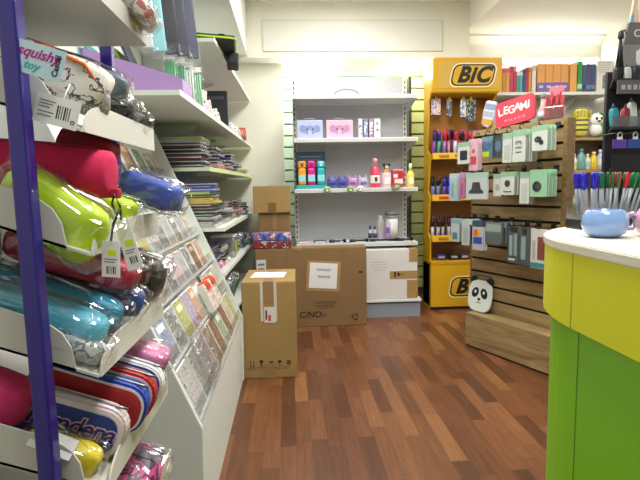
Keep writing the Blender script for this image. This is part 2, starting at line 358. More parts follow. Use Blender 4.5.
MB().lathe([(0, 0), (.042, 0), (.045, .01), (.045, .16), (.03, .19), (.02, .2)], mat('#d8455f', .25), 20).build('body', t); MB().lathe([(.02, .2), (.02, .235), (.024, .24), (.02, .265), (0, .27)], mat('#e9a9b4', .3), 16).build('stopper', t)
MB().lathe([(.0455, .04), (.0458, .042), (.0458, .11), (.0455, .112)], mat('#f0e3dd', .5), 20).build('paper_label', t)
b = MB().box(-.012, .012, -.047, -.0455, .055, .095, mat('#5b2d3a', .6), .003); b.build('printed_motif', t)
t = thing('toy_figure_jar', 'clear pink jar with a small dark-haired figure on top', 'jar', (.895, 4.43, on_shelf(2)))
MB().lathe([(0, 0), (.04, 0), (.044, .01), (.044, .12), (.038, .135), (0, .137)], mat('#e9c3cc', .2), 20).build('jar_body', t)
b = MB(); b.lathe([(0, 0), (.022, .0), (.018, .03), (0, .032)], mat('#e8c23c', .5), 14, M=T((0, 0, .137))); b.pouch(.026, .024, .024, mat('#2b2320', .6), e=1, e2=1, M=T((0, .0, .185))); b.pouch(.018, .012, .018, mat('#e9c0a0', .6), e=1, e2=1, M=T((0, -.017, .182)))
for s in (-1, 1): b.pouch(.013, .01, .013, mat('#2b2320', .6), e=1, e2=1, M=T((s*.024, 0, .207)))
b.build('figure', t)
MB().box(-.028, .028, -.047, -.043, .03, .09, mat('#f7f0ee', .5), .003).build('label_card', t)
t = thing('gift_tin', 'red and white tin near the right end of gondola shelf', 'tin', (1.0, 4.44, on_shelf(2)))
MB().box(-.055, .055, -.04, .04, 0, .15, mat('#c23340', .3), .01).build('tin_body', t); b = MB().box(-.035, .04, -.0425, -.04, .03, .075, mat('#f0d8d4', .5), .002); b.box(-.045, -.005, -.0425, -.04, .085, .12, mat('#e7e2de', .5), .002); b.build('printed_panel', t)
MB().box(-.05, .05, -.036, .036, .15, .163, mat('#dba0a6', .3), .004).build('lid', t)
t = thing('lotion_bottle', 'yellow bottle at the right end of gondola shelf', 'bottle', (1.118, 4.43, on_shelf(2)))
MB().lathe([(0, 0), (.034, 0), (.037, .01), (.037, .12), (.02, .145), (.014, .15)], mat('#e8cf5a', .3), 18).build('body', t); MB().lathe([(.014, .15), (.014, .17), (.018, .172), (.012, .215), (0, .217)], mat('#f3ecc0', .3), 14).build('cap', t); MB().box(-.02, .02, -.0395, -.036, .03, .09, mat('#f6f4ea', .5), .004).build('paper_label', t)
for x, col, nm in ((.335, '#9cc06c', 'leaf green and white, below the turquoise highlighter'), (.545, '#8eb250', 'olive green, below the pink pot'), (.635, '#e6e6ee', 'white')):
    t = thing('clip_charm', 'small round charm clipped on the shelf edge, '+nm, 'charm', (x, 4.33, 1.185), group='charms on the shelf edge')
    MB().pouch(.032, .014, .028, mat(col, .4), e=1, e2=1).build('disc', t)
    b = MB(); [b.pouch(.006, .004, .006, BLACK, e=1, e2=1, M=T((s*.011, -.0125, .004))) for s in (-1, 1)]; b.pouch(.013, .006, .01, mat('#e8ead0', .5), e=1, e2=1, M=T((0, -.011, -.012))); b.build('face', t)
t = thing('clip_charm', 'tilted brown and green wedge charm hanging over the shelf edge', 'charm', (.965, 4.33, 1.2), (0, radians(-25), 0), group='charms on the shelf edge')
MB().prism([(-.045, -.02), (.045, -.02), (.05, .005), (.0, .035), (-.05, .005)], 'XZ', -.012, .006, mat('#8a7d4a', .5), .004).build('wedge', t); MB().prism([(-.02, -.012), (.03, -.012), (.0, .018)], 'XZ', -.014, -.012, mat('#bccc8c', .5)).build('inset', t)
# fourth shelf
t = thing('storage_jar', 'large clear lidded jar with white and purple contents, right of fourth gondola shelf', 'jar', (.955, 4.48, on_shelf(3)))
MB().lathe([(0, 0), (.062, 0), (.068, .012), (.068, .22), (.06, .24)], film('jar_glass', fac=.1, bump=0), 24).build('glass', t)
MB().lathe([(0, .24), (.07, .24), (.07, .262), (.05, .275), (0, .277)], mat('#6d6a74', .35), 24).build('lid', t)
b = MB().lathe([(0, .01), (.055, .01), (.057, .2), (0, .215)], mat('#eef0f4', .35), 20); b.build('white_filling', t)
b = MB(); [b.box(-.066, -.03, -.055, -.048, z, z+.04, mat(c, .4), .004) for z, c in ((.03, '#b77bd0'), (.08, '#8a55b8'), (.13, '#cfb6e2'))]; b.build('purple_stickers', t)
t = thing('storage_jar', 'pale lilac bottle with green stripe beside the large clear jar', 'jar', (.85, 4.5, on_shelf(3)))
MB().lathe([(0, 0), (.03, 0), (.034, .01), (.034, .18), (.022, .21), (.022, .235), (0, .237)], mat('#c7bccf', .3), 16).build('body', t); MB().box(-.008, .008, -.0355, -.032, .09, .18, mat('#a9c26a', .4), .003).build('green_stripe', t)
for x, col, nm in ((.745, '#35404e', 'dark slate'), (.79, '#47505e', 'grey blue')):
    t = thing('ink_bottle', nm+' small bottle left of the lilac bottle', 'bottle', (x, 4.47, on_shelf(3)), group='small ink bottles')
    MB().lathe([(0, 0), (.018, 0), (.02, .006), (.02, .09), (.01, .105), (.01, .11)], mat('#b9bfc8', .25), 14).build('body', t); MB().lathe([(.011, .11), (.011, .14), (0, .142)], mat(col, .4), 12).build('cap', t); MB().lathe([(.0205, .03), (.0207, .03), (.0207, .075), (.0205, .075)], mat(col, .4), 14).build('band', t)
for x, l, col, nm in ((.86, .26, '#17181c', 'long black'), (1.06, .12, '#202228', 'shorter black'), (.62, .16, '#2a2d33', 'charcoal'), (.42, .14, '#3a3d42', 'grey handled')):
    t = thing('selfie_stick' if l > .2 else 'pocket_torch', nm+' rod lying near the front of the fourth gondola shelf', 'gadget', (x, 4.40, on_shelf(3)+.014), group='rods on the fourth shelf')
    MB().tube([(-l/2, 0, 0), (-l/2+.05, 0, 0), (-l/2+.055, .0, 0), (l/2, .01, 0)], [.014, .014, .009, .009], mat(col, .35), 10).build('shaft', t)
    MB().box(l/2-.01, l/2+.02, -.006, .026, -.013, .016, mat('#0d0d10', .4), .005).build('head', t)
for x, w_, col, nm in ((.12, .12, '#b9889a', 'rose'), (.27, .12, '#45485a', 'slate'), (.5, .12, '#d5d2d8', 'white')):
    t = thing('flat_pack', nm+' flat packet lying on the left of the fourth gondola shelf', 'packet', (x, 4.46, on_shelf(3)), group='flat packets on the fourth shelf')
    MB().box(-w_/2, w_/2, -.06, .05, 0, .018, mat(col, .3), .004).build('packet', t); MB().box(-w_/2+.01, w_/2-.01, -.062, -.06, .003, .014, mat('#e6e3e6', .5)).build('edge_label', t)

# ------------------------------------------------------------------ cartons on the floor
def carton(name, label, x0, x1, y0, y1, z0, z1, m_, rot=0):
    t = thing(name, label, 'cardboard box', ((x0+x1)/2, (y0+y1)/2, z0), (0, 0, rot)); a, d, h = (x1-x0)/2, (y1-y0)/2, z1-z0
    b = MB().box(-a, a, -d, d, 0, h-.004, m_, .006); b.build('body', t)
    for s in (-1, 1): MB().box(-a+.002, a-.002, min(s*.002, s*(d-.002)), max(s*.002, s*(d-.002)), h-.005, h, m_, .0015).build('flap', t)
    return t, a, d, h
tA, a, d, h = carton('carton', 'tall tan cardboard carton with paper sheet on top, nearest box', -.316, .022, 2.966, 3.44, 0, .622, CARD, radians(-1))
b = MB().box(-.028, .028, -d-.002, -d+.0, h-.13, h+.0015, TAPE); b.box(-.028, .028, -d-.002, d, h, h+.0015, TAPE); b.build('tape', tA); MB().box(-.03, .03, -d-.002, -d, 0, .10, TAPE).build('tape', tA)
for x in (-.052, .034): MB().box(x, x+.017, -d-.0025, -d, h-.25, h, mat('#cfcbc0', .3)).build('white_tape_strip', tA)
b = MB().box(-.03, .042, -d-.003, -d-.0005, h-.26, h-.16, mat('#d8d4cc', .5)); b.box(-.005, .012, -d-.0035, -d-.002, h-.25, h-.21, mat('#c4483c', .5)); b.box(-.022, -.012, -d-.0035, -d-.002, h-.24, h-.18, INK); b.build('shipping_label', tA)
b = MB(); s_ = lambda x: x*.058-.115
ic = T((0, -d-.0005, .10)) @ FACE_Y
def frame_icon(b, x):
    for q in ((x-.012, -.018, x-.008, .018), (x+.008, -.018, x+.012, .018)): b.prism([(q[0], q[1]), (q[2], q[1]), (q[2], q[3]), (q[0], q[3])], 'XY', 0, .001, INK, M=ic)
    b.prism([(x-.015, -.02), (x+.015, -.02), (x+.015, -.017), (x-.015, -.017)], 'XY', 0, .001, INK, M=ic)
frame_icon(b, s_(0))
b.prism([(s_(1)-.012, .018), (s_(1)+.012, .018), (s_(1)+.008, .002), (s_(1)+.002, -.004), (s_(1)+.002, -.016), (s_(1)+.01, -.02), (s_(1)-.01, -.02), (s_(1)-.002, -.016), (s_(1)-.002, -.004), (s_(1)-.008, .002)], 'XY', 0, .001, INK, M=ic)
b.prism([(s_(2)-.014, -.008), (s_(2)+.016, -.002), (s_(2)+.012, .012), (s_(2)-.006, .008)], 'XY', 0, .001, INK, M=ic)
b.prism([(s_(3)+.014*cos(k), .002+.014*max(sin(k), 0)) for k in [pi*i/10 for i in range(11)]]+[(s_(3)-.002, .002), (s_(3)-.002, -.02), (s_(3)+.002, -.02), (s_(3)+.002, .002)], 'XY', 0, .001, INK, M=ic)
b.tube([(s_(4)+.013*cos(2*pi*i/14), -d-.001, .1+.013*sin(2*pi*i/14)) for i in range(14)], .0022, INK, 6, closed=True); b.prism([(s_(4)-.008, -.004), (s_(4)+.008, -.004), (s_(4), .008)], 'XY', 0, .001, INK, M=ic)
b.box(-.15, .12, -d-.001, -d, .07, .0715, INK); b.box(-.15, .1, -d-.001, -d, .06, .0612, INK)
b.build('handling_icons', tA)
o = MB().box(-.11, .11, -.1, .1, 0, .0015, PAPER).build('paper_sheet', None, (-.155, 3.2, .625), (0, 0, radians(-6))); tag(o, 'blank white paper sheet lying on top of the nearest carton', 'paper')
tB, a, d, h = carton('carton', 'wide flat brown carton standing with white note on front', -.31, .645, 4.07, 4.23, 0, .69, CARD2)
xo = .1675
b = MB(); M_ = T((.27-xo, -d-.001, .445)) @ RY(radians(4))
b.box(-.145, .145, -.001, .001, -.135, .13, mat('#b08d5c', .4), M=M_); b.build('tape_backing', tB)
b = MB().box(-.122, .118, -.0025, -.001, -.108, .112, PAPER, M=M_); o = b.build('note_paper', tB)
b = MB(); random.seed(3)
for row, (x0, x1, z) in enumerate(((-.06, .06, .055), (-.05, .055, -.005))):
    pts = []; n = 26
    for i in range(n): pts.append((x0+(x1-x0)*i/(n-1), -.003, z+.016*sin(i*2.1+row)*(.5+.5*random.random())))
    b.tube(pts, .0022, mat('#6d7fa8', .7), 5, M=M_)
b.build('handwriting', o)
b = MB()
for z, w_ in ((.215, .17), (.205, .19), (.185, .15), (.175, .17), (.16, .14)): b.box(.28-xo-w_/2, .28-xo+w_/2, -d-.001, -d, z, z+.005, mat('#5a4630', .8))
b.text('C/NO:-', .075, INK, T((.17-xo, -d-.0008, .105)) @ FACE_Y, bold=.001, shear=.1)
b.build('printed_text', tB)
b = MB(); cx, cz = .54-xo, .075
for k in range(3):
    R_ = T((cx, -d-.0008, cz)) @ FACE_Y @ RZ(2*pi*k/3)
    b.prism([(-.016, -.026), (.010, -.026), (.010, -.033), (.024, -.021), (.010, -.010), (.010, -.017), (-.016, -.017)], 'XY', 0, .001, INK, M=R_)
b.build('recycling_mark', tB)
MB().box(-.05-xo, -.0-xo, -d-.001, -d, .03, h, mat('#8d6c46', .5)).build('tape', tB)
for x in (.03, .42): MB().box(x-xo, x+.06-xo, -d-.002, d, h-.02, h+.0012, TAPE).build('tape', tB)
b = MB().box(-.30-xo, -.22-xo, -d-.002, -d, .45, .6, mat('#d9dcdc', .5)); [b.box(-.288-xo, -.232-xo, -d-.003, -d-.001, z, z+.018, mat('#7b7f84', .6)) for z in (.47, .51, .55)]; b.build('shipping_label', tB)
b = MB().box(.575-xo, .61-xo, -d-.002, -d, .465, .478, INK, .004); b.build('hand_hole', tB)
tC, a, d, h = carton('carton', 'plain brown carton behind the wide flat carton, under another box', -.29, .0, 4.36, 4.72, 0, .985, CARD2)
MB().box(-.02, .02, -d-.002, -d, h-.15, h, TAPE).build('tape', tC)
tC, a, d, h = carton('carton', 'small light brown carton stacked on the carton beside the gondola', -.33, .005, 4.33, 4.7, .985, 1.225, CARD)
b = MB().box(-.035, .035, -d-.002, -d, 0, .09, mat('#7d5c38', .4)); b.box(-.025, .025, -d, d, h, h+.0015, TAPE); b.build('tape', tC)
for i, (z, col, nm, cs) in enumerate(((.692, '#a01f2c', 'red', ['#8c1524', '#b52a34', '#2c2448', '#d4b8b8']), (.76, '#3157b8', 'blue', ['#2c4fae', '#4f86d0', '#c03048', '#dfe6f0']))):
    t = thing('multipack', nm+' shrink-wrapped multipack on top of the wide flat carton', 'packet', (-.165, 4.15, z), group='multipacks on the wide carton')
    MB().box(-.165, .165, -.075, .075, 0, .066, pic('mp'+nm, cs, 25, .3, i), .008).build('pack', t); MB().box(-.168, .168, -.078, .078, 0, .0675, WRAP, .01).build('shrink_wrap', t)
tD, a, d, h = carton('carton', 'white taped carton on the base deck of the gondola', .675, 1.15, 4.285, 4.6, .174, .63, mat('#d9d8d4', .6))
b = MB().box(-.02, a+.001, -d-.002, d, h*.4, h*.56, mat('#a8895a', .4)); 
b.box(.14, a+.002, -d-.0025, d, 0, .17, mat('#a98655', .4)); b.box(.16, a+.002, -d-.003, d+.001, .34, h+.002, mat('#a98655', .4)); b.build('brown_tape', tD)
b = MB(); [b.box(.02+.03*i, .035+.035*i, -d-.004, -d-.002, .2+.012*i, .25-.01*i, BLACK, .002) for i in range(3)]; b.build('black_marks', tD)
b = MB(); [b.box(-.2+.01*i, -.05, -d-.001, -d, .34-.025*i, .346-.025*i, mat('#b8b6b4', .6)) for i in range(4)]; b.build('printed_lines', tD)

# ------------------------------------------------------------------ near tray rack with purple posts
RK = thing('tray_rack', 'white slanted-tray display rack with purple posts beside the camera', 'display rack', (-.6, 1.07, 0))
rk = Matrix.Translation((.6, -1.07, 0))
TZ = [.43, .648, .868, 1.089, 1.303]; TX, TB, TA, TE = -.352, -.86, .855, 1.29; SL = .36; BE = math.atan(SL)
for x, y, w_ in ((-.437, .83, .0145), (-.472, 1.345, .015), (-.89, .83, .017), (-.89, 1.345, .015)):
    MB().box(x-w_, x+w_, y-.014, y+.014, 0, 2.0, PURPLE, .004, M=rk).build('post', RK)
TRAYM = mat('#d3d2ca', .45)
for k, z in enumerate(TZ):
    zz = lambda x: z+(TX-x)*SL
    b = MB(); b.prism([(TX, z), (TB, zz(TB)), (TB, zz(TB)+.005), (TX, z+.005)], 'XZ', TA, TE, TRAYM, M=rk)
    b.build('tray', RK)
    b = MB(); pts = [(TA+.005, z), (TE, z), (TE, z+.056)]+[(TA+.11-.0*q, z+.056) for q in (0,)]+[(TA+.005+.105*cos(q), z+.056*sin(q)) for q in [pi/2*j/8 for j in range(1, 8)]][0:0]
    pts += [(TA+.11-.105*sin(q), z+.056-.056*(1-cos(q))) for q in [pi/2*j/8 for j in range(1, 9)]]
    b.prism(pts, 'YZ', TX, TX+.004, TRAYM, M=rk); b.build('front_lip', RK)
    b = MB(); xr = TX-.05
    pts = [(TB, zz(TB)), (xr+.012, zz(xr+.012)), (xr+.006, zz(xr)+.04), (xr-.008, zz(xr)+.066), (xr-.035, zz(xr-.035)+.075), (TB, zz(TB)+.085)]
    b.prism(pts, 'XZ', TA, TA+.004, TRAYM, M=rk); b.build('end_panel', RK)
MB().prism([(TX, 1.566), (TX, 1.61), (TX-.004, 1.61), (TX-.004, 1.572), (TB, 1.572), (TB, 1.566)], 'XZ', TA, TE, mat('#b9b8b2', .5), M=rk).build('level_shelf', RK)
MB().box(-.91, -.895, TA-.03, TE+.06, .0, 1.95, mat('#bdbdb8', .6), M=rk).build('back_panel', RK)
MB().box(-.9, -.36, TA-.02, TE+.06, 0, .12, TRAYM, M=rk).build('base', RK)
def tr(k, s, y, n):            # point on tray k: s up the slope from the lip, n above the metal
    return Vector((TX-s*cos(BE)-n*-sin(BE)*1.0, y, TZ[k]+s*sin(BE)+n*cos(BE)+.005))
def pouch_thing(name, label, cat, k, s, y, n, a, c, h, m_, grp=None, wrap=True, rot=None, zip_=None, wr=.006, seed=0, dr=0, e=.45, tp=0):
    if n < .1 and rot is None: s = max(s, a+.008)
    p = tr(k, s, y, n+.004); t = thing(name, label, cat, p, (0, BE, 0) if rot is None else rot, grp)
    MB().pouch(a, c, h, m_, e=e, wr=wr, seed=seed, droop=dr, taper=tp).build('pouch_body', t)
    if zip_: 
        b = MB(); n_ = 12; b.tube([(-a*.8+a*1.6*i/n_, c*.15, h*1.0+.001-abs(i/n_-.5)**3*h) for i in range(n_+1)], .003, mat(zip_, .4), 6); b.build('zip', t)
    if wrap: MB().pouch(a+.014, c+.006, h+.007, CRINKLE, e=.4, wr=.012, seed=seed+4, droop=dr, taper=tp).build('plastic_bag', t)
    return t
# lowest visible tray
t = pouch_thing('pencil_case', 'pink and dark purple wrapped pencil case in the lowest tray of the rack', 'pencil case', 0, .07, 1.12, .05, .11, .1, .05, pic('pnk', ['#3a1c4c', '#2b1638', '#c23a86', '#22142e', '#e0579a'], 16), zip_='#111111', seed=2)
b = MB(); b.tube([(-.05, -.10, .0), (-.02, -.105, .03), (.03, -.1, .035), (.07, -.085, .01)], .01, mat('#17131c', .5), 8); b.build('strap', t)
pouch_thing('pencil_case', 'black and purple wrapped pencil case at the near end of the lowest tray', 'pencil case', 0, .1, .98, .035, .1, .045, .04, pic('blkp', ['#1b1424', '#37204a', '#d8468f'], 26), seed=9)
# team pencil cases, standing on edge in tray 2
def team_case(label, y, s, n, cols, txt, L=.125, Hh=.054):
    t = thing('pencil_case', label, 'pencil case', tr(1, s, y, n), (0, BE, 0), 'striped team pencil cases')
    def rr(L, h, r):
        pts = []
        for cx, cz, a0 in ((L-r, h-r, 0), (-L+r, h-r, 90), (-L+r, -h+r, 180), (L-r, -h+r, 270)):
            pts += [(cx+r*cos(radians(a0+q)), cz+r*sin(radians(a0+q))) for q in range(0, 91, 15)]
        return pts
    MB().prism(rr(L, Hh, .045), 'XZ', -.017, .017, mat(cols[0], .55), .004).build('case_body', t)
    b = MB(); b.prism(rr(L-.005, Hh-.005, .041), 'XZ', -.0185, -.016, mat(cols[1], .55)); b.prism(rr(L-.010, Hh-.010, .036), 'XZ', -.0195, -.017, mat(cols[2], .55)); b.build('front_bands', t)
    MB().prism(rr(L-.015, Hh-.015, .03), 'XZ', -.021, -.017, mat(cols[3], .6)).build('front_panel', t)
    b = MB(); b.tube([(L*.9-L*1.8*i/14, 0, Hh+.001) for i in range(15)], .003, STEEL, 6); b.build('zip', t)
    if txt:
        b = MB(); M_ = T((.02, -.0212, .004)) @ FACE_Y
        b.text(txt, .05, mat('#e9aebf', .5), M_, .0004, bold=.003, shear=.25, space=.95); b.text(txt, .05, mat('#1d2d86', .5), T((0, -.0006, 0)) @ M_, .0006, bold=.0008, shear=.25, space=.95); b.build('lettering', t)
    return t
team_case('royal blue pencil case with white and pink edge and pale pink lettering',   .945, .135, .056, ('#d9c8cc', '#eedde0', '#e4dfe6', '#27408f'), 'Pasadena')
team_case('red pencil case with blue and white edge standing behind the lettered blue one', 1.0, .118, .085, ('#2b48a6', '#e6e4ea', '#b02a30', '#b02a2c'), None)
team_case('blue pencil case with red edge, third from the near end of its tray', 1.045, .115, .09, ('#b02a2c', '#e6e4ea', '#3049a8', '#2b48a6'), None)
team_case('blue edged pencil case furthest back of the striped team cases', 1.085, .112, .098, ('#e4e4ea', '#2f51b4', '#e4e2e8', '#2b48a6'), None)
pouch_thing('pencil_case', 'sky blue wrapped pencil case at the far end of the tray with striped cases', 'pencil case', 1, .12, 1.19, .045, .11, .055, .036, mat('#3f7fc0', .5, noise_amt=.1), seed=4)
pouch_thing('pencil_case', 'pale pink wrapped pencil case on top of the sky blue one', 'pencil case', 1, .12, 1.21, .112, .11, .05, .027, pic('ppk', ['#d88fb8', '#e6b0cf', '#c96fa2'], 14), seed=5)
t = pouch_thing('pencil_case', 'bright yellow wrapped pouch with white label at the near corner of a tray', 'pencil case', 1, .105, .89, .022, .07, .022, .03, mat('#e6d414', .5), seed=6, rot=(0, BE+.1, 0))
b = MB().box(-.05, .03, -.002, .0, -.018, .018, PAPER, M=T((-.005, -.03, .03)) @ RX(radians(-35))); [b.box(-.03+.004*i, -.0285+.004*i+.001*(i % 2), -.003, -.0018, -.01, .008, INK, M=T((-.005, -.03, .03)) @ RX(radians(-35))) for i in range(7)]; b.build('white_label', t)
pouch_thing('pencil_case', 'hot pink fluffy pouch at the left end of the tray behind the purple post', 'pencil case', 1, .32, .92, .075, .12, .04, .05, mat('#ea3f84', .9, noise_amt=.12, scale=60), wrap=False, wr=.01, seed=8)
# tray 3
pouch_thing('pencil_case', 'light turquoise wrapped pencil case nearest in the middle tray', 'pencil case', 2, .155, .915, .042, .13, .04, .04, mat('#57b3cf', .45, noise_amt=.08), seed=11)
pouch_thing('pencil_case', 'deep turquoise wrapped pencil case, second from the near end of the middle tray', 'pencil case', 2, .175, .995, .056, .15, .034, .036, mat('#2a93b8', .45, noise_amt=.08), seed=12, zip_='#1c5e78')
pouch_thing('pencil_case', 'navy blue wrapped pencil case behind the turquoise ones', 'pencil case', 2, .15, 1.08, .07, .14, .032, .034, mat('#2a4c96', .45, noise_amt=.1), seed=13)
t = pouch_thing('pencil_case', 'crimson wrapped pencil case lying on top in the middle tray', 'pencil case', 2, .17, 1.05, .132, .14, .045, .033, mat('#a81d40', .5, noise_amt=.08), seed=14)
b = MB().box(-.03, .02, -.02, .012, .033, .036, mat('#d9a6a0', .5)); b.build('care_label', t)
pouch_thing('pencil_case', 'small clear wrapped bundle at the near corner of the middle tray', 'packet', 2, .045, .885, .022, .05, .022, .02, pic('clr', ['#8aa6b0', '#c8b4a8', '#6b8090', '#d8dde0'], 40), seed=15)
pouch_thing('pencil_case', 'glossy black and brown rounded pouch at the far end of the middle tray', 'pencil case', 2, .09, 1.225, .085, .085, .055, .06, mat('#2a211e', .25, noise_amt=.2), seed=16, e=.7)
pouch_thing('pencil_case', 'dark charcoal pouch deep in the middle tray behind the purple post', 'pencil case', 2, .40, .98, .09, .09, .05, .05, mat('#33343a', .7), seed=17)
# tray 4
o = thing('bolster_case', 'large magenta felt bolster pencil case lying over the lime bag', 'pencil case', (-.475, .965, 1.247), (0, radians(5), 0))
b = MB(); b.tube([(-.17, 0, 0), (-.165, 0, 0), (-.1, 0, .002), (0, 0, 0), (.1, 0, -.003), (.128, 0, -.003), (.132, 0, -.003)], [.03, .047, .049, .0495, .048, .045, .03], mat('#c4154f', .85, noise_amt=.06, scale=50), 28); b.build('felt_body', o)
b = MB(); b.tube([(-.1, -.01, .049), (0, -.01, .0495), (.1, -.01, .047)], .0025, mat('#8d0d36', .6), 6); b.build('zip', o)
MB().box(.128, .146, -.006, .016, -.048, -.028, mat('#a8122f', .7), .004).build('end_tab', o)
pouch_thing('soft_bag', 'neon lime yellow wrapped bag bulging out of the tray corner', 'bag', 3, .092, .9, .034, .1, .034, .054, mat('#c6e812', .5), rot=(0, radians(36), 0), wr=.014, seed=21, e=.55)
pouch_thing('soft_bag', 'neon lime wrapped bag behind, at the far side of the magenta bolster', 'bag', 3, .06, 1.09, .045, .045, .045, .032, mat('#bfe018', .5), seed=22)
t = pouch_thing('pencil_case', 'cobalt blue wrapped pencil case pointing out over the far end of the lime tray', 'pencil case', 3, .02, 1.2, .1, .075, .045, .034, mat('#2d4fae', .45, noise_amt=.1), rot=(0, radians(20), 0), seed=23)
pouch_thing('pencil_case', 'dark red felt pouch behind the magenta bolster', 'pencil case', 3, .13, 1.05, .16, .055, .04, .03, mat('#7d1326', .8), wrap=False, seed=24)
# tray 5
t = pouch_thing('pencil_case', 'white speckled pencil case with red band and orange trim in the top tray', 'pencil case', 4, .115, .95, .075, .105, .045, .042, pic('spk', ['#ece7dc', '#efeae2', '#f0ece6', '#56555c', '#efe8de'], 55), wrap=False, seed=31)
b = MB(); b.pouch(.018, .047, .044, mat('#cf4630', .5), e=.45, M=T((-.015, 0, 0))); b.build('red_band', t)
b = MB(); b.tube([(-.08, -.046, .02), (0, -.047, .036), (.07, -.046, .03), (.1, -.03, .0)], .004, mat('#e07a26', .5), 6); b.build('orange_piping', t)
pouch_thing('pencil_case', 'grey sequinned pencil case in front of the speckled one in the top tray', 'pencil case', 4, .055, .955, .05, .05, .03, .028, pic('seq', ['#7e807c', '#a9aaa4', '#5c5e5c', '#c4c4bc'], 120), wrap=False, seed=32)
pouch_thing('pencil_case', 'slate blue long wrapped pencil case at the back of the top tray', 'pencil case', 4, .2, 1.08, .1, .17, .035, .028, mat('#4f6170', .5), seed=33, zip_='#2c3b46')
for y, n, s, nm in ((1.15, .075, .03, 'nearer'), (1.22, .06, .02, 'farther')):
    t = thing('umbrella', nm+' short black folded umbrella poking out of the top tray in clear wrap', 'umbrella', tr(4, s+.08, y, n), (0, BE+.1, 0), 'wrapped black umbrellas')
    MB().tube([(-.17, 0, 0), (.0, 0, 0), (.02, 0, 0)], [.024, .026, .014], mat('#1e1f26', .6), 14).build('canopy', t); MB().tube([(.025, 0, 0), (.03, 0, 0), (.075, 0, 0), (.08, 0, 0)], [.012, .019, .021, .012], BLACK, 14).build('handle', t)
    MB().pouch(.13, .036, .036, CRINKLE, e=.4, wr=.01, seed=int(y*100), M=T((-.03, 0, 0))).build('plastic_bag', t)
pouch_thing('pencil_case', 'pale blue grey pouch at the left end of the top tray', 'pencil case', 4, .36, .93, .1, .09, .04, .045, mat('#8ea3ae', .5), seed=36)
# top level shelf
for x, y, l, col, nm, rz in ((-.43, 1.2, .08, '#e3cf1e', 'yellow', .4), (-.66, 1.05, .1, '#55606c', 'slate', .2)):
    t = thing('packet', nm+' wrapped packet lying on the topmost level shelf of the rack', 'packet', (x, y, 1.6), (0, 0, rz), 'packets on the level shelf'); MB().pouch(l, .05, .026, mat(col, .5), wr=.004).build('packet_body', t); MB().pouch(l+.01, .056, .03, CRINKLE, wr=.008).build('plastic_bag', t)
pouch_t = thing('packet', 'greenish grey patterned wrapped packet hanging over the level shelf edge', 'packet', (-.355, 1.2, 1.63), (0, radians(40), .2)); MB().pouch(.06, .06, .02, pic('ggp', ['#b9b8a0', '#8e8d78', '#d6d4c4', '#b66a6a'], 45), wr=.006).build('packet_body', pouch_t); MB().pouch(.068, .066, .026, CRINKLE, wr=.01).build('plastic_bag', pouch_t)
# hanging tags
def hang_tag(label, p, w_, h_, rot, parts, grp=None, string=None):
    t = thing('price_tag', label, 'tag', p, rot, grp); MB().box(-w_/2, w_/2, -.0006, .0006, -h_, 0, PAPER).build('card', t)
    for nm, f in parts: b = MB(); f(b); b.build(nm, t)
    if string: b = MB(); b.tube(string, .0024, BLACK, 6); b.build('string', t)
    return t
def stk(col, x0, x1, z0, z1): return lambda b: b.box(x0, x1, -.0012, -.0005, z0, z1, mat(col, .5))
def bars(x0, z0, z1, n, st=.004): return lambda b: [b.box(x0+st*i, x0+st*i+.0012+.001*(i % 3 == 0), -.0011, -.0005, z0, z1, INK) for i in range(n)]
def lines(x0, x1, zs): return lambda b: [b.box(x0, x1-.004*(i % 3), -.0011, -.0005, z, z+.0016, mat('#6d6d70', .7)) for i, z in enumerate(zs)]
p = at(111, 241, .88); hang_tag('white price tag with yellow sticker, left and lower of the hanging pair', p, .034, .066, (0, radians(4), radians(-8)), [('yellow_sticker', stk('#d8ea1e', -.006, .01, -.026, -.016)), ('barcode', bars(-.008, -.06, -.046, 5)), ('print', lines(-.012, .012, (-.034, -.039)))], 'hanging price tags', [(0, 0, 0), (.004, 0, .03), (.012, .01, .06)])
p = at(121, 220, .93); hang_tag('white price tag with yellow sticker, right and upper of the hanging pair', p, .03, .098, (0, radians(-14), radians(-6)), [('yellow_sticker', stk('#d8ea1e', -.006, .01, -.052, -.04)), ('barcode', bars(-.006, -.085, -.072, 4)), ('print', lines(-.01, .01, (-.06, -.065)))], 'hanging price tags', [(0, 0, 0), (.006, .0, .025), (.0, .005, .05), (-.012, .01, .035), (-.006, 0, .01)])
p = at(60, 97, .84); hang_tag('white cardboard barcode tag hanging from the speckled case', p, .072, .048, (0, radians(16), 0), [('barcode', bars(.0, -.036, -.014, 6)), ('print', lines(-.03, -.004, (-.012, -.017, -.022, -.03, -.036))), ('ring', lambda b: b.tube([(.028+.003*cos(2*pi*i/10), -.001, -.036+.003*sin(2*pi*i/10)) for i in range(10)], .0006, INK, 5, closed=True))], None, None)
b = MB(); b.tube([tuple(at(63, 101, .842)), tuple(at(66, 93, .85)), tuple(at(70, 84, .868))], .0012, mat('#f0f0f0', .5), 5)
o = bpy.context.scene.objects['price_tag.002']; ob = b.build('string', o); ob.matrix_parent_inverse = (T(o.location) @ RY(radians(16))).inverted()
p = at(39, 44, .82); t = thing('squishy_tag', 'pale blue card tag with magenta script lettering by the purple post', 'tag', p, (0, radians(17), 0))
MB().box(-.034, .044, -.0008, .0008, -.05, .0, mat('#bfdcea', .5)).build('card', t)
b = MB(); b.text('squishy', .0225, mat('#b0208c', .5), T((.003, -.001, -.016)) @ FACE_Y, .0003, bold=.0006, shear=.3); b.build('lettering', t, label='magenta script lettering')
b = MB(); b.text('toy', .018, mat('#2fb2b4', .5), T((-.004, -.001, -.036)) @ FACE_Y, .0003, bold=.0005, shear=.3); b.build('lettering', t, label='turquoise script lettering')
b = MB(); b.text('Casual', .013, mat('#20264a', .5), T((.034, -.001, -.026)) @ FACE_Y @ RZ(pi/2), .0003, bold=.0004); b.build('lettering', t, label='dark vertical lettering')

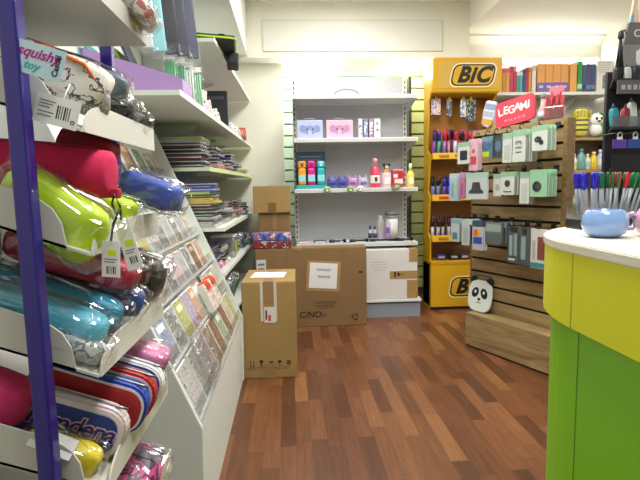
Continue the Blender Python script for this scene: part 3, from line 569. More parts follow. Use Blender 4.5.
# ------------------------------------------------------------------ slanted card rack
PX0, PZ0, PY0, PY1 = -.33, .39, 1.55, 2.95
PS = Vector((-.495, 0, 1.11)).normalized(); PN = Vector((PS.z, 0, -PS.x))
CR = thing('card_rack', 'white slanted card rack with clear pockets along the left wall', 'display rack', (-.6, 2.25, 0)); ci = T((.6, -2.25, 0))
PANM = mat('#dfe4df', .5)
top = PS*1.31
for y in (PY0, PY1):
    e = PN*.012
    MB().prism([(-.9, 0), (PX0+e.x, 0), (PX0+e.x+.008, PZ0+.02), (PX0+top.x+.055, PZ0+top.z+.0), (-.9, PZ0+top.z+.0)], 'XZ', y-.009, y+.009, PANM, .002, M=ci).build('side_panel', CR)
MB().box(PX0-.012, PX0+.004, PY0+.009, PY1-.009, .0, .388, PANM, M=ci).build('kick_panel', CR)
a_ = Vector((PX0-.025, 0, PZ0)); q = a_+top
MB().prism([(a_.x-.012, a_.z), (a_.x, a_.z), (q.x, q.z), (q.x-.012, q.z)], 'XZ', PY0+.009, PY1-.009, mat('#e4e8e2', .6), M=ci).build('back_board', CR)
TS = [.01, .215, .40, .58, .76, .95]
for s in TS:
    o_ = a_+PS*s; f_ = PN*.045; u_ = PS*.055
    MB().prism([(o_.x, o_.z), (o_.x+f_.x, o_.z+f_.z), (o_.x+f_.x+PS.x*.006, o_.z+f_.z+PS.z*.006), (o_.x+PS.x*.006, o_.z+PS.z*.006)], 'XZ', PY0+.01, PY1-.01, mat('#eceeea', .5), M=ci).build('pocket_ledge', CR)
    MB().prism([(o_.x+f_.x, o_.z+f_.z), (o_.x+f_.x+.002, o_.z+f_.z), (o_.x+f_.x+u_.x+.002, o_.z+f_.z+u_.z), (o_.x+f_.x+u_.x, o_.z+f_.z+u_.z)], 'XZ', PY0+.01, PY1-.01, ACRYL, M=ci).build('clear_pocket', CR)
# the cards: (colour name, palette)
PAL = [('pale grey', ['#dcdcd8', '#b8b4b4', '#efefec', '#8e8a90']), ('pink and white', ['#f0e6e8', '#d8a8b4', '#f6f2f0', '#c07a90']), ('orange', ['#e8a06a', '#f0d4bc', '#c86a3c', '#f4ece4']), ('green', ['#8fb08a', '#dfe6d8', '#4f7d58', '#c6d4b0']),
       ('blue', ['#8fa6cc', '#e4e8f0', '#4f6aa6', '#c4cfe0']), ('black and white', ['#ececec', '#2a2a30', '#d4d4d4', '#77777c']), ('brown', ['#8a5a40', '#c8a890', '#5c3a2c', '#b08468']), ('yellow green', ['#cfd06a', '#eef0c0', '#8a9a48', '#e4dca0']),
       ('lilac', ['#c4b0d4', '#ece4f0', '#8c70a8', '#d8c8e0']), ('cream', ['#efe8d4', '#d0c0a0', '#f6f2e6', '#a8967a'])]
PLAN = {5: [(2.32, .12, .17, 2), (2.5, .1, .15, 3), (2.66, .085, .14, 3), (2.8, .1, .15, 1), (2.1, .11, .16, 0), (1.9, .12, .16, 4)],
        4: [(1.72, .11, .15, 0), (1.9, .11, .17, 9), (2.1, .15, .17, 4), (2.32, .1, .15, 7), (2.5, .06, .16, 1), (2.6, .06, .16, 1), (2.78, .1, .15, 0)],
        3: [(1.66, .11, .15, 8), (1.8, .11, .15, 1), (1.95, .11, .15, 7), (2.1, .11, .15, 0), (2.24, .12, .16, 5), (2.38, .1, .16, 0), (2.52, .1, .15, 5), (2.66, .1, .15, 0), (2.8, .1, .14, 9)],
        2: [(1.64, .12, .15, 1), (1.79, .11, .15, 5), (1.93, .11, .15, 0), (2.06, .1, .16, 5), (2.2, .11, .15, 1), (2.33, .1, .15, 0), (2.47, .1, .15, 5), (2.62, .12, .17, 6), (2.78, .1, .17, 2)],
        1: [(1.66, .13, .17, 4), (1.81, .12, .16, 5), (1.95, .12, .17, 7), (2.09, .12, .18, 8), (2.2, .1, .16, 2), (2.6, .1, .18, 1), (2.72, .12, .19, 3), (2.84, .1, .17, 9)],
        0: [(1.67, .13, .19, 0), (1.83, .13, .19, 0), (1.99, .13, .19, 8), (2.14, .12, .19, 6), (2.28, .12, .2, 6), (2.42, .12, .2, 3), (2.56, .12, .2, 6), (2.7, .12, .19, 9), (2.83, .1, .19, 7)]}
mixc = lambda h: '#%02x%02x%02x' % tuple(int(int(h[i:i+2], 16)*.86) for i in (1, 3, 5))
ang = atan2(PS.x, PS.z)       # lean of the board
rowname = {5: 'top row', 4: 'second row', 3: 'third row', 2: 'fourth row', 1: 'fifth row', 0: 'bottom row'}
for r_, lst in PLAN.items():
    for j, (y, w_, h_, pi_) in enumerate(sorted(lst)):
        h_ = min(h_, (TS+[1.2])[r_+1]-TS[r_]-.024)
        nm, pl = PAL[pi_]; o_ = a_+PS*(TS[r_]+.008)
        big = r_ < 2
        cat = 'booklet' if big else 'card'
        for dpt in range(1):
            t = thing('colouring_booklet' if big else 'greeting_card', '%s %s, %s of the card rack, %s from near end' % (nm, 'booklet' if big else 'card', rowname[r_], NTH[j]), cat, (o_.x+PN.x*.018, y, o_.z+PN.z*.018), (0, ang, 0), 'booklets in the card rack' if big else 'cards in the card rack')
            th = .02 if big else .012
            MB().box(-.001, th-.002, -w_/2, w_/2, 0, h_, mat('#f0f0ee', .5), .001).build('card_stock', t)
            b = MB(); b.box(th-.002, th, -w_/2+.003, w_/2-.003, .004, h_-.004, pic('card%d_%d' % (pi_, (r_*3+j) % 3), [mixc(c) for c in pl], 44+12*((r_+j) % 3), .3, seed=pi_*3+(r_+j) % 3)); b.build('printed_front', t)
            if (r_+j) % 2: MB().box(th-.001, th+.0008, -w_*.32, w_*.32, h_*.7, h_*.86, mat(pl[1 if pi_ != 5 else 0], .4)).build('title_band', t)
for y, r_, nm in ((2.31, 1, 'nearer'), (2.45, 1, 'farther')):
    o_ = a_+PS*(TS[r_]+.105)+PN*.069
    t = thing('booklet_stack_clip', nm+' white packet with orange comb clip standing out of the card rack', 'packet', (o_.x, y+.02, o_.z), (0, ang, 0), 'white packets with orange clips')
    MB().box(-.018, .016, -.055, .055, -.1, .04, mat('#e8e8e4', .4), .002).build('packet', t)
    b = MB(); b.box(-.02, .02, -.03, .04, .025, .046, mat('#e0501c', .4), .004); [b.box(.0205, .027, -.028+.018*i, -.018+.018*i, -.0, .03, mat('#e0501c', .4), .002) for i in range(4)]; b.build('orange_clip', t)
    MB().box(.0161, .0175, -.045, .045, -.095, .02, pic('ckp'+nm, ['#e8d8d4', '#c25a68', '#efe8e4', '#7a9a70'], 30), .0005).build('printed_front', t)
o_ = a_+PS*.15+PN*.072
t = thing('clear_bag', 'crumpled clear plastic bag stuffed in the lower pockets of the card rack', 'plastic bag', (o_.x, 1.9, o_.z), (0, ang, 0)); MB().pouch(.016, .13, .1, film('cloudy_wrap', fac=.22, rough=.25, bump=1), e=.6, wr=.008, seed=3).build('bag', t)

# ------------------------------------------------------------------ left wall shelves
wx = lambda y: -.445+(y-2.97)*.036
def wall_shelf(label, z, y0, y1, dx0=0, dx1=0, colr='#cfd4cd', edge='#e6efe2'):
    t = thing('wall_shelf', label, 'shelf', (-.9, (y0+y1)/2, z), group='left wall shelves'); M_ = T((.9, -(y0+y1)/2, -z))
    MB().prism([(-.915, y0), (wx(y0)+dx0, y0), (wx(y1)+dx1, y1), (-.915, y1)], 'XY', z-.022, z, mat(colr, .45), M=M_).build('board', t)
    MB().prism([(wx(y0)+dx0, y0-.001), (wx(y0)+dx0+.004, y0-.001), (wx(y1)+dx1+.004, y1+.001), (wx(y1)+dx1, y1+.001)], 'XY', z-.024, z+.002, mat(edge, .4), M=M_).build('front_edge', t)
    for y in (max(y0, 2.98)+.25, 4.1, y1-.25): MB().prism([(-.915, z-.022), (-.915, z-.14), (-.9, z-.14), (-.6, z-.04), (-.6, z-.022)], 'XZ', y-.004, y+.004, mat('#c4c8c6', .5), M=M_).build('bracket', t)
    return t
ZT, ZA, ZG, Z3, Z4, Z5 = 2.09, 1.64, 1.338, .967, .68, .34
wall_shelf('topmost white shelf on the left wall, with the black folder', ZT, 2.97, 4.94, .02)
wall_shelf('long white shelf on the left wall holding the lilac magazine file', ZA, 2.2, 4.94)
wall_shelf('green-edged shelf on the left wall below the pencil packets', ZG, 2.98, 4.94, -.04, 0, '#c6d3b4', '#cfe2a0')
wall_shelf('shelf with piled notebooks on the left wall', Z3, 2.98, 4.94, .03, -.01, '#dfe6da', '#e4ecdc')
wall_shelf('shelf with mixed packets behind the cartons on the left wall', Z4, 2.98, 4.94, .02, .0)
wall_shelf('lowest shelf of the left wall behind the nearest carton', Z5, 2.98, 4.94, .02, .0)
struct('wall_left_rail', (lambda b: ([b.box(-.92, -.905, y-.012, y+.012, .1, 2.4, GREYW) for y in (3.25, 4.1, 4.7)], b)[1])(MB()), 'slotted shelf rails on the left wall')
# black folder on the topmost shelf
t = thing('folder_bag', 'black zip folder with lime green piping hanging over the topmost wall shelf', 'folder', (-.50, 3.25, ZT+.034), (0, radians(3), radians(6)))
MB().box(-.3, .17, -.2, .2, -.018, .02, mat('#1d1e22', .6), .012).build('folder_body', t)
b = MB(); b.tube([(-.3, -.203, .0), (.15, -.203, .0), (.172, -.19, -.0), (.172, .19, .0)], .006, mat('#a8d61e', .5), 6); b.build('lime_piping', t)
MB().box(.115, .195, .02, .2, -.1, -.02, mat('#1d1e22', .6), .015).build('hanging_flap', t)
b = MB(); b.tube([(.05, -.1, .02), (.07, -.11, .045), (.1, -.1, .05), (.12, -.08, .03)], .004, DARK, 6); b.build('handle', t)
t = thing('black_umbrella', 'small dark bottle standing on the topmost wall shelf beside the folder', 'bottle', (-.6, 3.55, ZT)); MB().lathe([(0, 0), (.022, 0), (.022, .12), (.01, .16), (.0, .2)], mat('#25264a', .4), 14).build('body', t); MB().lathe([(.0225, .03), (.0228, .03), (.0228, .08), (.0225, .08)], mat('#b6b8d0', .4), 14).build('band', t)
# shelf A: lilac magazine file and packets
t = thing('magazine_file', 'lilac sloping magazine file full of folders on the left wall', 'file box', (-.65, 2.34, ZA))
MB().prism([(-.24, 0), (.185, 0), (.185, .055), (.17, .062), (-.24, .19)], 'XZ', -.105, -.1, mat('#a886c0', .5), .001).build('side_panel', t); MB().prism([(-.24, 0), (.185, 0), (.185, .055), (.17, .062), (-.24, .19)], 'XZ', .1, .105, mat('#a886c0', .5), .001).build('side_panel', t)
MB().box(.18, .185, -.1, .1, 0, .055, mat('#a886c0', .5)).build('front_panel', t); MB().box(-.24, .18, -.1, .1, 0, .004, mat('#9674b0', .5)).build('bottom_panel', t)
for i, (x, col, nm, h_, y) in enumerate(((-.16, '#3aa0a0', 'teal', .23, 2.30), (-.10, '#7cc8cc', 'pale turquoise', .22, 2.36), (-.04, '#6f8a2c', 'olive green', .2, 2.31), (.0, '#34384a', 'navy', .27, 2.38), (-.2, '#8fc7d4', 'icy blue', .3, 2.39), (-.07, '#e4e8ea', 'clear white', .22, 2.42))):
    t = thing('folder', nm+' folder leaning in the lilac magazine file', 'folder', (-.65+x, 2.345, ZA+.008), (0, radians(-22), 0), 'folders in the lilac file'); MB().box(-.006, .006, -.085, .06, 0, h_, mat(col, .35), .003).build('cover', t); MB().box(-.004, .004, -.055, .055, h_-.005, h_+.004, PAPER).build('sheets', t)
for i, (x, y, col, nm) in enumerate(((-.575, 2.52, '#4fb07a', 'green'), (-.545, 2.6, '#3f9a70', 'darker green'), (-.52, 2.69, '#dfe8e2', 'white'), (-.5, 2.8, '#86c89c', 'mint'))):
    t = thing('pencil_packet', nm+' upright clear packet of pencils just behind the lilac file', 'packet', (x, y, ZA), (0, radians(-2), 0), 'upright pencil packets')
    for q in range(4): MB().tube([(-.02+.013*q, 0, .004), (-.02+.013*q, 0, .2)], .0055, mat(col, .4), 6).build('pencil', t)
    MB().box(-.036, .036, -.012, .012, .001, .24, WRAP, .004).build('clear_sleeve', t); MB().box(-.03, .03, -.0135, -.012, .21, .238, mat('#eef2f0', .4)).build('header_card', t)
for i, (y, col, nm, h_, w_, lean) in enumerate(((2.93, '#e8dfe2', 'white and pink', .14, .09, 10), (3.08, '#d8455c', 'red', .17, .05, -12), (3.2, '#e6c9d2', 'pale pink', .13, .08, -20), (3.36, '#c8d8c8', 'mint and white', .1, .1, -25), (3.52, '#d8c0a0', 'tan', .1, .07, -25), (3.8, '#3f6c8c', 'steel blue', .09, .08, -28), (3.92, '#9db8d0', 'pale blue', .09, .08, -28))):
    t = thing('blister_packet', nm+' small packet leaning on the long shelf by the black box', 'packet', (wx(y)-.08, y, ZA+.002), (0, radians(lean*.4), radians(12)), 'leaning packets on the long shelf'); MB().box(-w_/2, w_/2, -.012, .012, 0, h_, pic('bl'+nm, [col, '#f2f2f0', col, '#8a7f86'], 30, .3, i), .004).build('card', t); MB().box(-w_/2+.006, w_/2-.006, -.02, -.01, .01, h_*.6, WRAP, .004).build('blister', t)
t = thing('black_box', 'black upright gift box on the long left wall shelf', 'box', (-.53, 3.66, ZA), (0, 0, radians(3))); MB().box(-.1, .09, -.04, .04, 0, .275, mat('#1c1c22', .4), .004).build('carton', t); b = MB(); [b.box(-.06+.016*i, -.05+.016*i, -.042, -.04, .215, .235, mat('#5c5c66', .5)) for i in range(8)]; b.build('printed_line', t)
t = thing('magenta_box', 'magenta flat box behind the black gift box on the long shelf', 'box', (-.5, 4.35, ZA), (0, 0, radians(4))); MB().box(-.19, .125, -.14, .14, 0, .085, mat('#c22e78', .4), .005).build('carton', t); MB().box(.1255, .127, -.12, .12, .015, .07, mat('#d65a98', .4)).build('side_label', t); MB().box(.08, .127, -.142, -.139, .01, .075, mat('#d4763a', .5)).build('orange_end_label', t)
for i, (y, col) in enumerate(((4.04, '#dfe6ea'), (4.16, '#bfd4da'))):
    t = thing('wrapped_packet', ('white' if i == 0 else 'ice blue')+' wrapped packet leaning out beside the magenta box', 'packet', (wx(y)-.05, y, ZA+.05), (0, radians(40), radians(20)), 'wrapped packets by the magenta box'); MB().pouch(.06, .05, .022, pic('wp%d' % i, [col, '#ffffff', '#9ab0b8', '#d88ea0'], 35), wr=.006).build('packet_body', t); MB().pouch(.066, .056, .027, CRINKLE, wr=.01).build('plastic_bag', t)
# hanging dark wallets above the magazine file
for i, (x, y, z, h_, w_, col, nm) in enumerate(((-.60, 2.42, 1.86, .42, .06, '#8fd0da', 'aqua'), (-.56, 2.5, 1.87, .42, .07, '#20222c', 'black'), (-.525, 2.58, 1.88, .4, .06, '#2c3046', 'navy'), (-.49, 2.66, 1.89, .38, .06, '#3c405c', 'slate'), (-.64, 2.36, 1.86, .4, .05, '#d9dee0', 'clear white'))):
    t = thing('hanging_wallet', nm+' long wrapped wallet hanging above the lilac magazine file', 'wallet', (x, y, z), (0, radians(-4), radians(15)), 'hanging wallets'); MB().box(-w_/2, w_/2, -.01, .01, 0, h_, mat(col, .35), .008).build('wallet', t); MB().box(-w_/2-.006, w_/2+.006, -.014, .014, -.03, .05, film('sleeve_film', fac=.03, rough=.2, bump=.6), .006).build('plastic_sleeve', t)
    MB().tube([(0, 0, h_), (0, 0, h_+.05), (0, .02, h_+.06)], .003, STEEL, 6).build('hanger', t)
MB_ = MB(); MB_.tube([(-.91, 2.3, 2.33), (-.45, 2.3, 2.33)], .006, STEEL, 8); MB_.tube([(-.45, 2.3, 2.33), (-.40, 2.85, 2.33)], .006, STEEL, 8); MB_.tube([(-.91, 2.85, 2.33), (-.40, 2.85, 2.33)], .006, STEEL, 8); tag(MB_.build('hanging_rail'), 'steel wall rail carrying the hanging wallets', 'rail')

# piles of notebooks
NB = [('black', '#1b1c22'), ('navy blue', '#26397e'), ('royal blue', '#2f55b0'), ('lime green', '#9cc23a'), ('yellow', '#d8c22c'), ('plum', '#5a2648'), ('brown', '#6e5648'), ('bottle green', '#27564a'), ('dark grey', '#3b3d44'), ('pink', '#d487a4'), ('pale grey', '#c2c4c8'), ('sky blue', '#7a9cc8'), ('rust red', '#8a3a34'), ('white', '#e4e4e2'), ('violet', '#5a4690')]
nbc = {}
nbn = {n: c for n, c in NB}
def pile(y, z, seq, where, back=.0, w_=.3, d_=.24, th=.013, seed=0, wrapf=True):
    rnd = random.Random(seed); zz = z+.001
    for k, nm in enumerate(seq):
        dx, dy = rnd.uniform(-.018, .018), rnd.uniform(-.01, .01); tk = th*rnd.uniform(.75, 1.25)
        key = (nm, round(w_, 3))
        if key not in nbc:
            t = thing('notebook', '', 'notebook', group='piled notebooks')
            MB().box(-w_/2, w_/2, -d_/2, d_/2, 0, 1, mat(nbn[nm], .35), 0).build('cover', t)
            MB().box(-w_/2+.02, w_/2+.0015, -d_/2-.0012, d_/2-.004, .35, .65, mat('#b8b4ae', .7)).build('pages', t)
            b = MB(); b.box(w_/2-.05, w_/2+.006, -d_/2-.004, d_/2+.002, .3, .9, film('sleeve_film', fac=.03, rough=.2, bump=.6), 0); b.build('plastic_sleeve', t)
            nbc[key] = t
        else: t = copy_thing(nbc[key])
        t.location = (wx(y)-.03-back-w_/2+dx, y+dy, zz); t.rotation_euler = (0, 0, rnd.uniform(-.06, .06)); t.scale = (1, 1, tk)
        t['label'] = '%s notebook, %s in the %s' % (nm, 'lowest' if k == 0 else 'topmost' if k == len(seq)-1 else ORD[k]+' up', where)
        zz += tk+.0012
pile(3.13, ZG, ['black', 'dark grey', 'plum', 'black', 'black', 'dark grey', 'pale grey', 'lime green'], 'nearest pile on the green-edged shelf', .05, .33, .26, .021, 1)
pile(3.45, ZG, ['rust red', 'pink', 'black', 'plum', 'navy blue', 'dark grey', 'plum'], 'second pile on the green-edged shelf', .03, .3, .24, .021, 2)
pile(3.8, ZG, ['plum', 'pink', 'dark grey', 'navy blue', 'navy blue', 'black'], 'third pile on the green-edged shelf', .0, .3, .24, .021, 3)
pile(4.2, ZG, ['brown', 'dark grey', 'navy blue', 'pale grey'], 'fourth pile on the green-edged shelf', .0, .28, .22, .021, 4)
pile(4.6, ZG, ['bottle green', 'white', 'yellow'], 'farthest pile on the green-edged shelf', .0, .26, .2, .014, 5)
pile(3.12, Z3, ['pale grey', 'white', 'dark grey', 'pale grey', 'bottle green', 'dark grey', 'brown', 'brown', 'yellow', 'yellow', 'bottle green', 'lime green', 'royal blue', 'navy blue', 'royal blue'], 'nearest pile on the notebook shelf', -.0, .33, .26, .0165, 6)
pile(3.42, Z3, ['white', 'pale grey', 'sky blue', 'dark grey', 'plum', 'pale grey', 'bottle green', 'white', 'brown'], 'second pile on the notebook shelf', -.02, .3, .24, .017, 7)
pile(3.78, Z3, ['pink', 'pale grey', 'dark grey', 'white', 'black', 'plum', 'black', 'black', 'plum'], 'third pile on the notebook shelf', .0, .3, .24, .017, 8)
pile(4.16, Z3, ['rust red', 'white', 'dark grey', 'pink', 'black', 'black', 'plum', 'black'], 'fourth pile on the notebook shelf', .0, .3, .22, .017, 9)
pile(4.55, Z3, ['bottle green', 'white', 'dark grey', 'black', 'bottle green', 'black'], 'farthest pile on the notebook shelf', .0, .28, .22, .017, 10)
pile(3.12, Z4, ['pink', 'white', 'bottle green', 'dark grey', 'violet', 'black', 'plum', 'dark grey', 'violet'], 'nearest pile on the packet shelf', .02, .3, .24, .017, 11)
pile(3.4, Z4, ['pink', 'white', 'black', 'bottle green', 'violet', 'white', 'violet'], 'second pile on the packet shelf', .0, .28, .22, .02, 12)
t = thing('clear_tub', 'clear plastic tub with lime label on the packet shelf', 'tub', (-.52, 3.75, Z4)); MB().box(-.09, .09, -.09, .09, .001, .16, film('tub_plastic', fac=.35, rough=.3, bump=0), .012).build('tub_body', t); MB().box(.0905, .092, -.04, .03, .03, .13, mat('#c8d43c', .5)).build('lime_label', t); MB().box(-.095, .095, -.095, .095, .16, .172, mat('#dfe3e4', .3), .006).build('lid', t)
for i, (y, col, nm) in enumerate(((4.1, '#3d8a4c', 'leaf green'), (4.34, '#34406e', 'indigo'), (4.58, '#5a8c3a', 'grass green'), (4.8, '#b64a86', 'raspberry'))):
    t = thing('shelf_packet', nm+' lumpy packet on the packet shelf behind the clear tub', 'packet', (-.55+.03*i, y, Z4+(.082 if i < 2 else .052)), (0, .1, .2), 'lumpy packets'); MB().pouch(.12, .09, .04+.03*(i < 2), pic('lp%d' % i, [col, '#22242c', '#c4c8cc', col], 26, .4, i), wr=.012, seed=i).build('packet_body', t); MB().pouch(.125, .095, .045+.03*(i < 2), CRINKLE, wr=.015, seed=i).build('plastic_bag', t)
for i, (y, col, nm) in enumerate(((3.14, '#d86a9c', 'pink'), (3.3, '#e5a2bc', 'pale pink'), (3.45, '#e4e4e4', 'white'))):
    o = thing('paper_roll', nm+' small roll lying at the front edge of the packet shelf', 'roll', (wx(y)-.05, y, Z4+.02), (0, 0, radians(70)), 'small rolls on the packet shelf'); MB().tube([(-.06, 0, 0), (.06, 0, 0)], .014, mat(col, .4), 12).build('roll', o); MB().tube([(.055, 0, 0), (.062, 0, 0)], .015, PAPER, 12).build('end_cap', o)
for i, (y, x, h_, col, nm, ry) in enumerate(((3.1, -.5, .26, '#3f6a4c', 'dark green', 12), (3.16, -.46, .27, '#b8c4cc', 'silver', 18), (3.22, -.47, .26, '#4f86a8', 'blue', 10), (3.28, -.45, .28, '#7fa08c', 'sage', 22), (3.34, -.46, .25, '#bcb4cc', 'lilac', 16), (3.4, -.45, .27, '#2f3c44', 'charcoal', 20), (3.46, -.45, .25, '#c8d4cc', 'pale mint', 14), (3.52, -.45, .24, '#6c5078', 'purple', 18))):
    t = thing('brush_packet', nm+' wrapped bundle standing on the lowest wall shelf', 'packet', (x-.04, y, Z5), (0, radians(ry), 0), 'standing wrapped bundles'); MB().box(-.022, .022, -.02, .02, .001, h_, mat(col, .4), .01).build('bundle', t); MB().pouch(.032, .028, h_*.54, CRINKLE, e=.5, wr=.01, seed=i, M=T((0, 0, h_*.55))).build('plastic_bag', t)

# ------------------------------------------------------------------ yellow pen display
BY, BD = 4.5, .25
BX0, BX1 = 1.34, 1.965; BXC = (BX0+BX1)/2
YEL = mat('#d2a218', .4); YELD = mat('#c89414', .45); ORG = mat('#a87020', .5, noise_amt=.05)
PD = thing('pen_display', 'tall yellow pen display stand with lettered header sign', 'display stand', (BXC, BY, 0)); hw = (BX1-BX0)/2
def badge(b, s, M_):
    """rounded slanted badge: black outline, gold field, black letters"""
    def rr(w_, h_, r, sh=.18):
        pts = []
        for cx, cy, a0 in ((w_-r, h_-r, 0), (-w_+r, h_-r, 90), (-w_+r, -h_+r, 180), (w_-r, -h_+r, 270)):
            for q in range(0, 91, 15): y = cy+r*sin(radians(a0+q)); pts.append((cx+r*cos(radians(a0+q))+y*sh, y))
        return pts
    b.prism(rr(.222*s, .112*s, .07*s), 'XY', 0, .001, mat('#efe3b0', .4), M=M_)
    b.prism(rr(.21*s, .1*s, .062*s), 'XY', 0, .002, BLACK, M=M_)
    b.prism(rr(.196*s, .087*s, .052*s), 'XY', 0, .003, mat('#d2a21c', .4), M=M_)
    b.text('BiC', .2*s, BLACK, T((.0, .0, .0034)) @ M_ if False else M_ @ T((.0, -.002*s, .0034)), .0006, bold=.009*s, shear=.32, space=1.1)
for s in (-1, 1):
    MB().prism([(0.02, .0), (BD, 0), (BD, 2.33), (.05, 2.33), (.0, 2.08), (.09, 1.98), (.13, 1.54), (.03, 1.48), (.1, 1.15), (.03, 1.09), (.09, .75), (.02, .7)], 'YZ', s*hw-.008, s*hw+.008, YEL, .002).build('side_panel', PD)
MB().box(-hw, hw, BD-.02, BD, 0, 2.33, ORG).build('back_panel', PD)
hd = MB(); hd.prism([(.02, 2.36), (-.06, 2.355), (-.02, 2.055), (.2, 2.035), (.2, 2.36)], 'YZ', -hw-.005, hw+.02, YEL, .008); hd = hd.build('header', PD)
tilt = atan2(.04, .3); M_ = T((.04, -.0425, 2.205)) @ RX(radians(90)+tilt)
b = MB().prism([(-.31, -.115), (.26, -.115), (.26, .115), (-.31, .115)], 'XY', 0, .002, mat('#c8a24a', .4), M=M_ @ T((.0, 0, -.0005))); b.build('sign_field', hd)
b = MB(); badge(b, .95, M_ @ T((.018, .0, .0018))); b.build('logo', hd, label='black and gold lettered badge')
for z, nm in ((1.505, 0), (1.115, 1), (.725, 2)):
    b = MB(); b.box(-hw+.008, hw-.008, .0, BD-.02, z-.06, z-.045, YELD); b.prism([(.0, z-.062), (-.025, z-.06), (-.012, z), (.012, z), (.012, z-.045)], 'YZ', -hw+.004, hw-.004, YEL, .003); tr_ = b.build('tray', PD)
    for x in (-.2, -.05, .1): MB().box(x-.045, x+.045, -.0265, -.017, z-.042, z-.018, mat('#b8322a' if nm == 1 else '#a87a18', .5)).build('label_tab', tr_)
    b = MB().box(-hw+.01, hw-.01, .0, .003, z-.04, z+.075, ACRYL); [b.box(x-.001, x+.001, .0, .12, z-.04, z+.075, ACRYL) for x in (-.24, -.16, -.08, 0, .08, .16, .24)]; b.build('clear_bin', PD)
b = MB(); b.box(-hw+.01, hw-.01, -.01, -.006, .48, .63, ACRYL); b.box(-hw+.01, hw-.01, -.01, .2, .47, .48, ACRYL); b.build('clear_bin', PD)
cab = MB().box(-hw-.008, hw+.005, -.03, BD, .03, .455, YEL, .006).build('base_cabinet', PD)
MB().box(-hw-.01, hw+.007, -.034, BD, .445, .48, YELD, .004).build('cabinet_ledge', PD)
MB().box(-hw+.01, hw-.01, -.01, BD, 0, .03, DARK).build('plinth', PD)
b = MB(); badge(b, .95, T((.07, -.0305, .225)) @ FACE_Y); b.build('logo', cab, label='black and gold lettered badge')
# products on the pegs
PEG = [(-.245, 1.94, .09, .15, '#c4b2c0', 'peach and purple', ['#e2b49a', '#e8d8cc', '#6d5aa8', '#d8d0dc']), (-.115, 1.94, .05, .17, '#5c5e66', 'narrow grey', ['#70727c', '#3c3e46', '#b8bac0', '#8c8f98']), (.02, 1.94, .06, .17, '#dfe2ea', 'white and blue', ['#e8eaee', '#b8c4dc', '#5c6c9c', '#f0f0f0']), (.095, 1.94, .1, .21, '#22255c', 'navy', ['#1d2054', '#2c3070', '#a8b43c', '#1a1c44'])]
for x, zt, w_, h_, col, nm, pl in PEG:
    t = thing('pen_blister', nm+' blister pack hanging on the yellow pen display', 'blister pack', (BXC+x, BY+.1, zt+.08), (0, 0, 0), 'blister packs on the pen display')
    MB().box(-w_/2, w_/2, -.002, .002, -h_, 0, pic('pb'+nm, pl, 22, .3), .001).build('backing_card', t)
    MB().box(-w_/2+.008, w_/2-.008, -.016, -.002, -h_+.02, -h_*.4, WRAP, .004).build('blister', t); MB().box(-.012, .012, -.004, .0, -.02, .03, mat('#d8b25c', .5)).build('hang_tab', t)
    MB().tube([(0, .13, .02), (0, -.02, .02), (0, -.03, .03)], .003, STEEL, 6).build('peg', PD).location = (x, .1, zt+.08)
t = thing('pen_pouch', 'slanted white and yellow pouch hanging at the right of the yellow pen display', 'blister pack', (BXC+.27, BY+.02, 1.98), (0, radians(14), radians(-25)))
MB().prism([(-.05, 0), (.05, 0), (.055, -.15), (.03, -.25), (-.04, -.23), (-.055, -.11)], 'XZ', -.02, .02, mat('#dfe3ea', .3), .01).build('pouch', t); b = MB(); [b.box(-.045, .045, -.0225, -.02, z, z+.05, mat(c, .4)) for z, c in ((-.22, '#d8a53a'), (-.08, '#8fa6cc'), (-.15, '#b4bccc'))]; b.build('printed_bands', t)
# pens standing in the trays
pc = {}
def pen(label, loc, rot, cap, body, grp, L=.145, r=.0055):
    k = (cap, body, L, r)
    if k not in pc:
        t = thing('pen', label, 'pen', loc, rot, grp)
        MB().tube([(0, 0, 0), (0, 0, .012), (0, 0, L*.68)], [r*.3, r, r], mat(body, .3), 8).build('barrel', t)
        MB().tube([(0, 0, L*.66), (0, 0, L*.97), (0, 0, L)], [r*1.25, r*1.2, r*.7], mat(cap, .3), 8).build('cap', t); MB().box(-r*.4, r*.4, -r*1.9, -r*1.2, L*.7, L*.96, mat(cap, .3)).build('clip', t)
        pc[k] = t
    else:
        t = copy_thing(pc[k]); t.location = loc; t.rotation_euler = rot; t['label'] = label; t['group'] = grp
    return t
rnd = random.Random(11)
TR = {'upper': (1.462, ['#3c2a6c', '#2c2c7a', '#c02038', '#7a1830', '#b8283c', '#202024', '#c83a5c', '#d02840', '#40204c', '#26262c', '#a02858', '#b82460'], ['#7a4a9c', '#2ab08c', '#9a6cc8', '#e090a8', '#d8d8dc', '#a83050', '#3c9c70', '#c8a0d0', '#d87890', '#8888c0', '#d04060', '#c03060'], ['purple', 'indigo', 'red', 'maroon', 'crimson', 'black', 'rose', 'scarlet', 'plum', 'charcoal', 'magenta', 'berry']),
      'middle': (1.072, ['#1c1c24', '#1c1c24', '#2430b0', '#2a34c0', '#3038c8', '#101014', '#5a3020', '#101018', '#602048', '#283080', '#202020', '#7c2030'], ['#7078b0', '#9098c8', '#4048c0', '#3c40c8', '#6870c8', '#c8c8d4', '#b0a8a0', '#a0a4b8', '#b880a8', '#8890c0', '#c0c0c8', '#c89098'], ['black', 'jet black', 'blue', 'bright blue', 'royal blue', 'ink black', 'brown', 'graphite', 'mulberry', 'navy', 'coal black', 'dark red']),
      'lower': (.682, ['#2c1a1c', '#3c2020', '#201820', '#4c2830', '#181418', '#5c3038', '#402c48', '#2c2c30', '#301820', '#483038', '#241c28', '#602830'], ['#c8ccd8', '#d8d4d8', '#b8b4c0', '#c8b8c0', '#d8d8e0', '#c0a8b0', '#b8b0c8', '#c8c8cc', '#d0c0c8', '#c4b8bc', '#bcb8c4', '#c8a8b0'], ['dark brown', 'chestnut', 'near black', 'wine', 'black', 'rosewood', 'aubergine', 'grey black', 'oxblood', 'taupe', 'soot grey', 'brick'])}
